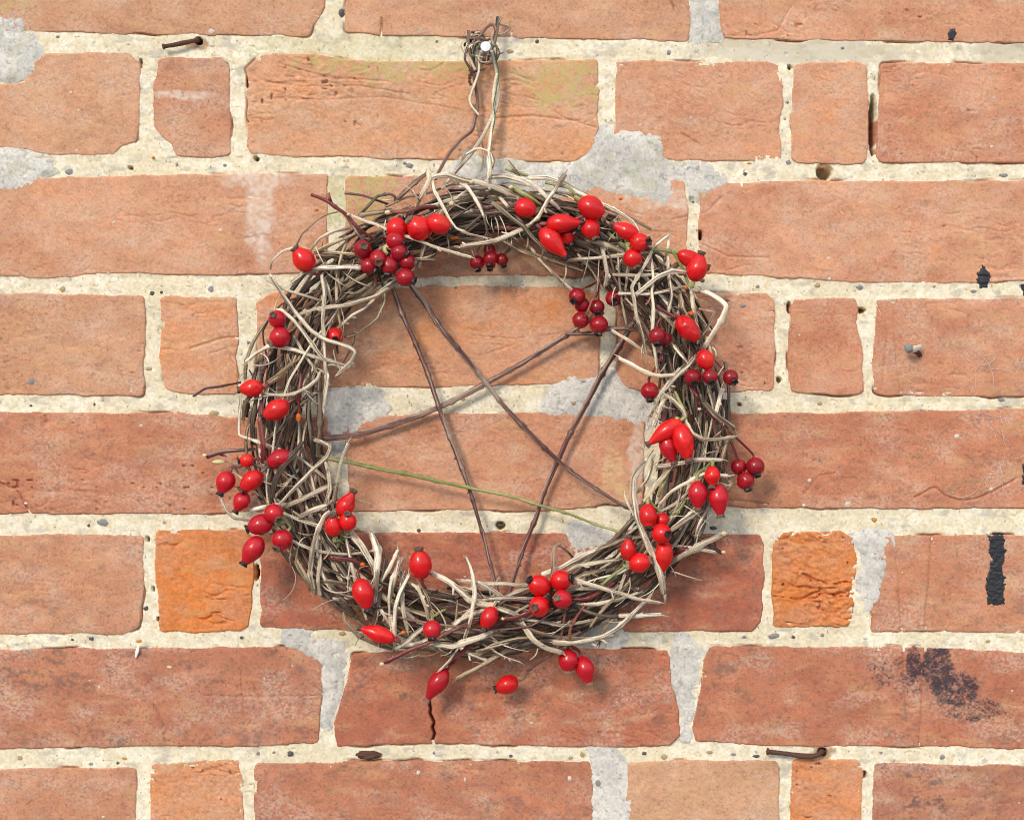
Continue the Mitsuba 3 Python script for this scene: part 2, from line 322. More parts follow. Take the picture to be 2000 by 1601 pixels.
def field_mesh(X, Y, H, keep):
    """Triangles of a relief over a grid: X, Y survey positions, H height in front of the wall plane, keep = which points belong."""
    idx = np.full(X.shape, -1)
    quad = keep[:-1, :-1] & keep[1:, :-1] & keep[:-1, 1:] & keep[1:, 1:]
    used = np.zeros(X.shape, bool)
    used[:-1, :-1] |= quad; used[1:, :-1] |= quad; used[:-1, 1:] |= quad; used[1:, 1:] |= quad
    idx[used] = np.arange(used.sum())
    a, b, c, d = idx[:-1, :-1][quad], idx[1:, :-1][quad], idx[1:, 1:][quad], idx[:-1, 1:][quad]
    V = np.stack([(X[used] - 1000) * S, -H[used] * S, ZC + (800.5 - Y[used]) * S], -1)
    F = np.vstack([np.stack([a, b, c], 1), np.stack([a, c, d], 1)])
    return V, F, used


def grid(x0, x1, y0, y1, g):
    return np.meshgrid(np.arange(x0, x1 + g, g, dtype=float), np.arange(y0, y1 + g, g, dtype=float))


G = 2.0
GX, GY = grid(-60, 2060, -60, 1660, G)           # surface height in front of the wall plane, for things that lie on it
TOP = np.full(GX.shape, -4.0)
COVER = np.full(GX.shape, -99.0)                 # signed distance to the nearest brick


def paste(X, Y, H, keep):
    i = np.round((Y - GY[0, 0]) / G).astype(int)
    j = np.round((X - GX[0, 0]) / G).astype(int)
    ok = keep & (i >= 0) & (i < GX.shape[0]) & (j >= 0) & (j < GX.shape[1])
    TOP[i[ok], j[ok]] = np.maximum(TOP[i[ok], j[ok]], H[ok])


def surface(x, y):
    return float(TOP[int(np.clip(round((y + 60) / G), 0, TOP.shape[0] - 1)), int(np.clip(round((x + 60) / G), 0, TOP.shape[1] - 1))])


WALL = 'brick_wall'
tag(WALL, 'old wall of salmon, mauve and orange bricks with cream lime mortar and grey cement repairs', 'wall')

for i, (poly, hue, tan, rel) in enumerate(BR):
    near = i < FRAME
    g = G if near else 12.0
    soft = soften(poly) if near else soften(poly, 5)
    P = np.array(poly)
    x0, y0 = np.floor((P.min(0) - 12) / g) * g
    x1, y1 = P.max(0) + 12
    if near:
        x0, x1, y0, y1 = max(x0, -72), min(x1, 2092), max(y0, -72), min(y1, 1672)
    X, Y = grid(x0, x1, y0, y1, g)
    wx, wy = nz(X, Y, 34, 34, 3, 4) * 10, nz(X, Y, 34, 34, 4, 4) * 10
    sd = signed_distance(X + wx, Y + wy, soft) - 1.4
    H = rng.uniform(0.0, 2.2) + nz(X, Y, 110, 70, 5 + i, 2) * 5 * min(rel, 1.2)
    warp = nz(X, Y, 60, 40, 60 + i, 3)
    # folds of the hand-thrown clay
    cre = np.abs(nz(X + 25 * warp, Y + 40 * warp, 130, 22, 90 + i, 3))
    H -= 2.2 * rel * np.exp(-(cre / 0.014) ** 2) * sstep(0.04, 0.20, nz(X, Y, 85, 60, 140 + i, 2))
    rough = rel * (0.35 + 1.3 * sstep(-0.05, 0.2, nz(X, Y, 120, 80, 440 + i, 2)))
    H += rough * (nz(X, Y, 22, 13, 190 + i, 3) * 2.2 + nz(X, Y, 7, 5, 240 + i, 2) * 1.3)
    H += (0.55 + 0.3 * rel) * nz(X, Y, 3.2, 3.2, 290 + i, 2) * 1.7
    pit = nz(X, Y, 9, 7, 340 + i, 1)
    H -= 4 * rough * sstep(0.40, 0.47, pit)
    if near:
        for pts, w, dep in CRACK:
            dep *= 1 if dep > 20 else .7
            q = np.array(pts)
            if (q.max(0) > [x0, y0]).all() and (q.min(0) < [x1, y1]).all():
                H -= dep * np.exp(-(line_distance(X + wx * 0.5, Y + wy * 0.5, pts) / w) ** 2)
        for hx, hy, rx, ry in HOLE[-3:]:
            H -= 70 * (1 - sstep(0.75, 1.05, np.hypot((X - hx) / rx, (Y - hy) / ry)))
    rnd = 3.2 + 2.5 * (nz(X, Y, 40, 40, 390 + i, 2) + 0.5)
    H -= 0.9 * (1 - sstep(0, 1, (sd + 1.5) / rnd)) + 60 * (1 - sstep(-4.5, -0.5, sd))
    keep = sd > (-7 if near else -30)
    V, F, used = field_mesh(X, Y, H, keep)
    key = key_for(WALL + '__brick')
    scene[key] = mikit.ply((V, F), 'brick_clay', smooth=True, uv=np.tile([[hue, tan]], (len(V), 1)))
    if near:
        paste(X, Y, H, sd > -1)
        ii = np.round((Y - GY[0, 0]) / G).astype(int); jj = np.round((X - GX[0, 0]) / G).astype(int)
        ok = (ii >= 0) & (ii < GX.shape[0]) & (jj >= 0) & (jj < GX.shape[1])
        COVER[ii[ok], jj[ok]] = np.maximum(COVER[ii[ok], jj[ok]], sd[ok])

# mortar between the bricks
low, med, sand = nz(GX, GY, 60, 30, 500, 2), nz(GX, GY, 14, 11, 501, 3), nz(GX, GY, 3.6, 3.6, 502, 2)
MH = -1.9 + low * 3 + med * 1.8 + sand * 1.2
MH -= 3 * sstep(0.38, 0.48, nz(GX, GY, 8, 7, 503, 1) + 0.3 * med)
MH -= 13 * np.exp(-((COVER + 1.0) / 2.2) ** 2) * sstep(0.06, 0.26, nz(GX, GY, 70, 70, 506, 3))      # joints opened along some edges
MH += 1.6 * sstep(-9, -2, COVER) * (nz(GX, GY, 60, 60, 504, 2) + 0.1) * 2          # smeared up to the bricks in places
for hx, hy, rx, ry in HOLE:
    wob = 0.35 * nz(GX, GY, 9, 9, 505, 2)
    MH -= 95 * (1 - sstep(0.80, 1.05, np.hypot((GX - hx) / rx, (GY - hy) / ry) + wob))
keep = COVER < 9
V, F, used = field_mesh(GX, GY, MH, keep)
scene[WALL + '__mortar'] = mikit.ply((V, F), 'lime_mortar', smooth=True)
tag(WALL + '__mortar', 'cream lime mortar flush between the bricks')
paste(GX, GY, MH, keep)
Xo, Yo = grid(-760, 2720, -380, 1970, 20)
keep = ~((Xo > -70) & (Xo < 2070) & (Yo > -70) & (Yo < 1670))
V, F, used = field_mesh(Xo, Yo, -4 + 2 * nz(Xo, Yo, 60, 60, 9, 2), keep)
scene[WALL + '__mortar_surround'] = mikit.ply((V, F), 'lime_mortar', smooth=True)

# cement repairs smeared over the joints
PATCH = [
    [(-70, 62), (20, 60), (62, 66), (78, 95), (82, 105), (62, 122), (58, 145), (30, 158), (-70, 160)],
    [(-70, 36), (40, 34), (55, 45), (58, 58), (20, 60), (-70, 62)],
    [(-70, 288), (45, 290), (66, 305), (100, 312), (108, 338), (82, 350), (65, 365), (35, 382), (-70, 380)],
    [(878, 340), (885, 318), (905, 305), (905, 290), (932, 292), (940, 306), (985, 300), (1015, 304), (1030, 315), (1075, 320), (1118, 316), (1138, 300), (1148, 282), (1155, 258),
     (1195, 248), (1230, 256), (1272, 262), (1295, 280), (1305, 305), (1345, 315), (1385, 322), (1412, 345), (1402, 375), (1380, 402), (1362, 388), (1345, 368), (1325, 362),
     (1335, 385), (1300, 405), (1262, 395), (1225, 388), (1165, 372), (1120, 385), (1000, 400), (900, 385)],
    [(630, 760), (665, 748), (705, 750), (735, 768), (755, 800), (745, 822), (715, 835), (700, 855), (668, 872), (655, 895), (632, 880)],
    [(1088, 742), (1120, 730), (1175, 722), (1200, 718), (1222, 738), (1228, 762), (1262, 778), (1275, 800), (1268, 838), (1235, 828), (1190, 822), (1130, 820), (1085, 808), (1064, 800), (1070, 765)],
    [(1095, 1042), (1112, 1028), (1150, 1030), (1195, 1044), (1190, 1075), (1150, 1098), (1122, 1110), (1105, 1080)],
    [(1660, 1048), (1690, 1040), (1735, 1038), (1748, 1052), (1738, 1095), (1728, 1135), (1712, 1180), (1692, 1192), (1674, 1170), (1678, 1100)],
    [(548, 1245), (560, 1232), (590, 1225), (605, 1232), (612, 1248), (655, 1248), (672, 1262), (676, 1288), (668, 1330), (655, 1365), (650, 1400), (650, 1425), (632, 1420), (626, 1390), (630, 1340), (622, 1300), (585, 1285), (568, 1265)],
    [(1316, 1262), (1330, 1243), (1355, 1248), (1366, 1275), (1370, 1315), (1358, 1350), (1352, 1390), (1345, 1440), (1330, 1440), (1328, 1395), (1312, 1345), (1310, 1300)],
    [(1152, 1462), (1170, 1445), (1190, 1452), (1205, 1475), (1230, 1500), (1250, 1545), (1240, 1600), (1232, 1720), (1165, 1720), (1160, 1560), (1155, 1500)],
    [(1140, 1215), (1190, 1212), (1222, 1222), (1225, 1250), (1195, 1268), (1145, 1262)],
    [(1352, -70), (1402, -70), (1402, 40), (1412, 78), (1350, 80)],
    [(665, 1380), (678, 1372), (682, 1386), (676, 1396), (664, 1394)],
]
for i, poly in enumerate(PATCH):
    P = np.array(poly, float)
    x0, y0 = np.floor((P.min(0) - 14) / G) * G
    x1, y1 = P.max(0) + 14
    x0, x1, y0, y1 = max(x0, -72), min(x1, 2072), max(y0, -72), min(y1, 1672)
    X, Y = grid(x0, x1, y0, y1, G)
    wx, wy = nz(X, Y, 20, 20, 600, 5) * 26, nz(X, Y, 20, 20, 601, 5) * 26
    sd = signed_distance(X + wx, Y + wy, soften(poly, 3))
    sd = sd + 7
    H = 2.6 + nz(X, Y, 60, 45, 610 + i, 2) * 4 + nz(X, Y, 14, 12, 620 + i, 3) * 2.2 + nz(X, Y, 3.4, 3.4, 640 + i, 2) * 1.5
    H -= 5 * sstep(0.34, 0.45, nz(X, Y, 10, 9, 660 + i, 1))
    cre = np.abs(nz(X, Y, 40, 40, 670 + i, 3))
    H -= 2.5 * np.exp(-(cre / 0.012) ** 2) * sstep(0.0, 0.2, nz(X, Y, 50, 50, 680 + i, 1))
    H -= 4.2 * (1 - sstep(0, 24, sd)) + 9 * (1 - sstep(-5, 0, sd))
    V, F, used = field_mesh(X, Y, H, sd > -6)
    key = key_for(WALL + '__cement_patch')
    scene[key] = mikit.ply((V, F), 'cement', smooth=True)
    paste(X, Y, H, sd > -1)
tag(WALL + '__cement_patch', 'grey cement smeared over the joint at the left edge')

# tar marks
for i, poly in enumerate([
        [(1850, 68), (1856, 56), (1866, 58), (1870, 70), (1862, 82), (1852, 80)],
        [(1908, 540), (1918, 516), (1930, 528), (1934, 545), (1928, 562), (1914, 566), (1910, 552)],
        [(1928, 1044), (1960, 1044), (1964, 1075), (1959, 1100), (1962, 1130), (1960, 1180), (1930, 1182), (1926, 1130), (1936, 1095)],
        [(1996, 905), (2030, 895), (2030, 955), (1998, 945)], [(1994, 556), (2030, 548), (2030, 578), (2000, 580)]]):
    P = np.array(poly, float)
    x0, y0 = np.floor((P.min(0) - 8) / G) * G
    X, Y = grid(x0, P[:, 0].max() + 8, y0, P[:, 1].max() + 8, G / 2)
    sd = signed_distance(X + nz(X, Y, 12, 6, 700, 4) * 13, Y + nz(X, Y, 9, 9, 701, 4) * 11, poly)
    i0 = np.clip((Y - GY[0, 0]) / G, 0, GX.shape[0] - 1); j0 = np.clip((X - GX[0, 0]) / G, 0, GX.shape[1] - 1)
    under = TOP[np.round(i0).astype(int), np.round(j0).astype(int)]
    H = under + 1.8 + nz(X, Y, 8, 4, 702, 3) * 2.5 - 5 * (1 - sstep(-2, 2, sd))
    V, F, used = field_mesh(X, Y, H, sd > -3)
    scene[key_for(WALL + '__tar_mark')] = mikit.ply((V, F), 'tar', smooth=True)


def lump(center, axes, seed, rough=0.12, sub=2):
    import trimesh
    m = trimesh.creation.icosphere(sub)
    v = np.array(m.vertices)
    v *= (1 + rough * 2 * (meshkit.fbm(v * 1.6 + seed * 3.7, 2, seed) - 0.5))[:, None]
    return v * np.asarray(axes) + center, np.array(m.faces)


PEB = """667 25 8 11 d;439 323 5 4 g;345 321 4 5 g;299 308 5 4 o;135 336 10 8 g;250 86 5 4 p;112 72 5 4 g;413 88 8 6 p;1456 340 5 5 d;1540 317 7 6 g;
1802 334 5 5 p;1960 342 12 5 g;1464 319 5 3 o;1646 94 5 4 g;1306 103 5 7 g;1538 200 5 4 g;1533 232 4 4 t;121 565 7 8 t;297 573 6 5 d;315 571 4 4 d;412 565 7 8 g;
418 808 13 8 t;201 1020 15 9 g;173 1026 4 4 d;290 720 8 5 t;485 669 5 5 g;1597 557 8 6 t;1680 561 9 7 g;1902 569 7 5 g;1825 559 5 4 o;1601 788 7 5 t;1956 781 9 5 g;
1372 548 7 6 d;1393 1031 10 5 d;1708 1015 7 6 o;285 1188 6 6 d;178 1247 6 5 d;141 1249 4 3 d;271 1252 8 4 o;472 1245 5 4 d;669 1237 9 6 t;567 1472 8 7 d;504 1471 5 5 g;
535 1469 4 4 g;243 1481 7 4 o;177 1492 6 4 g;38 1480 7 6 t;857 1471 13 9 p;998 1476 5 4 d;1259 1471 6 5 d;1297 1478 9 7 t;1115 1480 7 4 t;1137 1474 6 6 t;
1512 1242 14 8 g;1550 1244 5 4 d;1454 1244 6 4 g;1606 1240 5 5 g;1477 1476 9 4 d;1841 1478 7 6 g;1722 1470 6 4 g;1386 1469 8 5 t;1433 1473 7 4 g;1499 1164 5 4 p;
996 101 9 6 t;1049 81 5 5 d;800 324 10 7 g;790 319 5 4 g;853 81 4 4 g;1760 300 4 3 g;890 562 5 4 g;1030 566 7 4 t;700 1030 7 5 p;640 1024 6 5 t;818 1036 5 5 d;
1480 560 5 4 g;230 1490 4 4 d;60 792 4 3 d;184 790 3 4 d;320 1020 5 4 t;1930 1252 6 4 t;1690 1246 6 4 p;1330 1018 4 4 d;1120 787 6 4 t;905 780 5 4 t;848 1470 4 4 g;1868 852 6 6 p;1935 955 5 5 p;1451 597 8 5 g;62 745 8 9 g;413 62 7 7 p;1168 1528 7 8 g;1112 1520 5 7 p;817 1508 5 6 p;908 1522 3 6 p;331 1302 6 4 p;1655 985 7 6 p"""
MATP = dict(d='pebble_dark', g='pebble_grey', t='pebble_tan', o='pebble_ochre', p='pebble_pale')
for i, e in enumerate(PEB.replace('\n', '').split(';')):
    x, y, a, b, m = e.split()
    x, y, a, b = map(float, (x, y, a, b))
    h = surface(x, y)
    c = np.array([(x - 1000) * S, -(h - 0.8) * S, ZC + (800.5 - y) * S])
    scene[key_for(WALL + '__pebble')] = mikit.ply(lump(c, np.array([a * 0.8, 3.4, b * 0.8]) * S, i, 0.35, 2), MATP[m], smooth=True)
# lime and stone specks stuck to the brick faces
sv, sf, n0 = [], [], 0
for i in range(190):
    x, y = R.uniform(-40, 2040), R.uniform(-40, 1640)
    r = R.choice([1.2, 1.4, 1.6, 2.0, 2.4, 3.6]) * R.uniform(0.8, 1.2)
    c = np.array([(x - 1000) * S, -(surface(x, y) - 0.3) * S, ZC + (800.5 - y) * S])
    v, f = lump(c, np.array([r, 1.6, r * R.uniform(.6, 1)]) * S, i, 0.4, 1)
    sv.append(v); sf.append(f + n0); n0 += len(v)
scene[WALL + '__lime_specks'] = mikit.ply((np.vstack(sv), np.vstack(sf)), 'pebble_pale', smooth=True)
tag(WALL + '__lime_specks', 'pale specks of lime on the bricks', kind='stuff')


# ------------------------------------------------------------------ tubes
def spline(pts, step=5.0, ten=0.42):
    P = np.asarray(pts, float)
    if len(P) == 2:
        P = np.vstack([P[0], P.mean(0), P[1]])
    Q = np.vstack([2 * P[0] - P[1], P, 2 * P[-1] - P[-2]])
    out = []
    for a, b, c, d in zip(Q[:-3], Q[1:-2], Q[2:-1], Q[3:]):
        n = max(2, int(np.linalg.norm((c - b)[:2]) / step) + 1)
        t = np.linspace(0, 1, n, endpoint=False)[:, None]
        m0, m1 = ten * (c - a), ten * (d - b)
        out.append(b + m0 * t + (3 * (c - b) - 2 * m0 - m1) * t ** 2 + (2 * (b - c) + m0 + m1) * t ** 3)
    return np.vstack(out + [P[-1:]])


def tube(path, radius, seed, sides=7, taper=(0.9, 0.8), flat=0.85, knob=0.10, nodes=0.0, close=True):
    """A stem along path (x, y, d in survey units): vertices, faces, uv (u along in hundreds of units, v round)."""
    P = np.array([at(*q) for q in path])
    n = len(P)
    t = np.gradient(P, axis=0)
    t /= np.linalg.norm(t, axis=1, keepdims=True) + 1e-12
    a = np.cross(t[0], [0.13, 1, 0.2]); a /= np.linalg.norm(a)
    A = []
    for k in range(n):
        a = a - t[k] * (a @ t[k]); a /= np.linalg.norm(a) + 1e-12
        A.append(a)
    A = np.array(A); B = np.cross(t, A)
    s = np.concatenate([[0], np.cumsum(np.linalg.norm(np.diff(P, axis=0), axis=1))]) / S
    r = radius * S * np.interp(np.linspace(0, 1, n), [0, 0.5, 1], [taper[0], 1, taper[1]])
    ph = seed * 1.618
    r = r * (1 + knob * 2 * (meshkit.fbm(np.stack([s / 22, s * 0 + ph, s * 0], -1), 2, seed) - 0.5))
    if nodes:
        q = ph * 13 % nodes
        r = r * (1 + 0.42 * np.exp(-(((s + q) % nodes - nodes / 2) / (radius * 0.9)) ** 2))
    ang = np.arange(sides) * 2 * np.pi / sides + ph + s[:, None] / 160
    ca, sa = np.cos(ang), np.sin(ang) * flat
    lob = 1 + knob * 0.9 * np.sin(ang * 2 + ph) + knob * 0.5 * np.sin(ang * 3 + s[:, None] / 40)
    V = P[:, None] + (r[:, None] * lob)[..., None] * (ca[..., None] * A[:, None] + sa[..., None] * B[:, None])
    U = np.stack([np.repeat(s[:, None] / 100 + seed * 3.37 % 50, sides, 1), np.repeat(np.abs(2 * np.arange(sides)[None] / sides - 1), n, 0) + 2 * (seed * 7 % 61)], -1)
    i, j = np.meshgrid(np.arange(n - 1), np.arange(sides), indexing='ij')
    q = np.stack([i * sides + j, i * sides + (j + 1) % sides, (i + 1) * sides + (j + 1) % sides, (i + 1) * sides + j], -1).reshape(-1, 4)
    F = np.vstack([q[:, [0, 2, 1]], q[:, [0, 3, 2]]])
    V, U = V.reshape(-1, 3), U.reshape(-1, 2)
    if close:
        V = np.vstack([V, P[0] - t[0] * r[0] * .3, P[-1] + t[-1] * r[-1] * .3]); U = np.vstack([U, U[0], U[-1]])
        k = np.arange(sides)
        F = np.vstack([F, np.stack([k, (k + 1) % sides, k * 0 + n * sides], 1), np.stack([(n - 1) * sides + (k + 1) % sides, (n - 1) * sides + k, k * 0 + n * sides + 1], 1)])
    return V, F, U


VM = dict(p='vine_pale', m='vine_mid', d='vine_dark', u='bark_purple', r='bark_red', g='bark_green')


def add_tube(key, path, radius, mat, seed, spurs=0, fray=False, **kw):
    V, F, U = tube(path, radius, seed, **kw)
    more = []
    rs = random.Random(seed)
    n = len(path)
    for _ in range(spurs if n > 8 else 0):                      # broken side shoots
        k = rs.randrange(3, n - 3)
        t = path[k + 1] - path[k]
        a = math.atan2(t[1], t[0]) + rs.choice([-1, 1]) * rs.uniform(.4, 1.0)
        ln = rs.uniform(1.5, 4.5 if spurs < 5 else 2.0) * radius
        tip = path[k] + np.array([math.cos(a) * ln, math.sin(a) * ln, rs.uniform(0, 4)])
        more.append(tube(np.array([path[k], path[k] * .45 + tip * .55 + [rs.uniform(-1, 1), rs.uniform(-1, 1), 0], tip]), radius * rs.uniform(.35, .6), seed + 3, sides=6, taper=(1.3, .7)))
    for end, prev in ([(path[-1], path[-4]), (path[0], path[3])] if fray and n > 8 else []):      # split fibres at the ends
        t = (end - prev) / (np.linalg.norm(end - prev) + 1e-9)
        for _ in range(rs.randrange(1, 4)):
            o = np.array([rs.uniform(-.6, .6), rs.uniform(-.6, .6), rs.uniform(-.4, .4)]) * radius
            ln = rs.uniform(1.5, 4.5) * radius
            tip = end + t * ln + np.array([rs.uniform(-.35, .35), rs.uniform(-.35, .35), 0]) * ln
            more.append(tube(np.array([end - t * radius * 2 + o, end + o, tip]), radius * rs.uniform(.2, .4), seed + 5, sides=5, taper=(1, .4)))
    for v, f, u in more:
        F = np.vstack([F, f + len(V)]); V = np.vstack([V, v]); U = np.vstack([U, np.column_stack([u[:, 0], u[:, 1] * 0 + U[0, 1] - U[0, 1] % 2 + (u[:, 1] % 2)])])
    scene[key] = mikit.ply((V, F), VM.get(mat, mat), smooth=True, uv=U)
    return key


# ------------------------------------------------------------------ the wreath
WR = 'wreath'
tag(WR, 'round wreath of twisted dry vines with a five-pointed star of twigs, hanging on a nail', 'wreath')
CX, CY = 952.0, 818.0


def ring_strand(th0, span, rho, phi0, twist, seed, mean=403.0, half=67.0, dmid=56.0, dhalf=47.0):
    n = max(5, int(abs(span) * 403 / 42))
    th = th0 + np.linspace(0, span, n)
    ph = phi0 + twist * (th - th0)
    w = np.linspace(0, abs(span) * 5, n)
    w1 = meshkit.fbm(np.stack([w, w * 0 + seed, w * 0], -1), 2, seed) - 0.5
    w2 = meshkit.fbm(np.stack([w, w * 0 + seed, w * 0 + 9], -1), 2, seed + 77) - 0.5
    r = mean + half * rho * np.cos(ph) + 34 * w1
    d = dmid + dhalf * rho * np.sin(ph) + 22 * w2
    return np.stack([CX + r * np.cos(th), CY + r * np.sin(th), np.clip(d, 9, 112)], -1)


seed = 0
for i in range(84):
    seed += 1
    th0, span = R.uniform(0, 2 * math.pi), R.uniform(0.45, 1.9) * R.choice([-1, 1])
    tw = R.choice([0.5, 0.9, 1.8, -1.0, 3.0, -2.4]) * R.uniform(0.7, 1.3)
    rho = math.sqrt(R.uniform(0.12, 1.05))
    phi = R.uniform(0, 2 * math.pi)
    mat = R.choice('ppmmddddu')
    pth = spline(ring_strand(th0, span, rho, phi, tw, seed), 7, R.uniform(.15, .4))
    add_tube(key_for(WR + '__vine'), pth, R.choice([2.2, 2.8, 3.3, 3.9, 4.8]) * R.uniform(0.9, 1.15), mat, seed, spurs=R.choice([0, 1, 2]), fray=mat in 'pm', taper=(R.uniform(.6, 1), R.uniform(.6, 1)), knob=0.2, nodes=R.choice([0, 100, 150]))
# binding strands that cross the ring aslant
for i in range(16):
    seed += 1
    th0 = R.uniform(0, 2 * math.pi)
    span = R.uniform(0.22, 0.55) * R.choice([-1, 1])
    n = 9
    s = np.linspace(0, 1, n)
    a, b = R.uniform(-80, -40), R.uniform(40, 80)
    if R.random() < .5:
        a, b = b, a
    bow = R.uniform(-30, 30)
    r = 403 + a + (b - a) * s + bow * np.sin(math.pi * s)
    th = th0 + span * s
    d = 50 + 50 * np.sin(math.pi * (0.12 + 0.76 * s)) + rng.uniform(-6, 6, n)
    pth = spline(np.stack([CX + r * np.cos(th), CY + r * np.sin(th), d], -1), 8)
    add_tube(key_for(WR + '__vine'), pth, R.uniform(2.4, 4.6), R.choice('pppmmd'), seed, taper=(R.uniform(.7, 1), R.uniform(.6, 1)), knob=0.16)

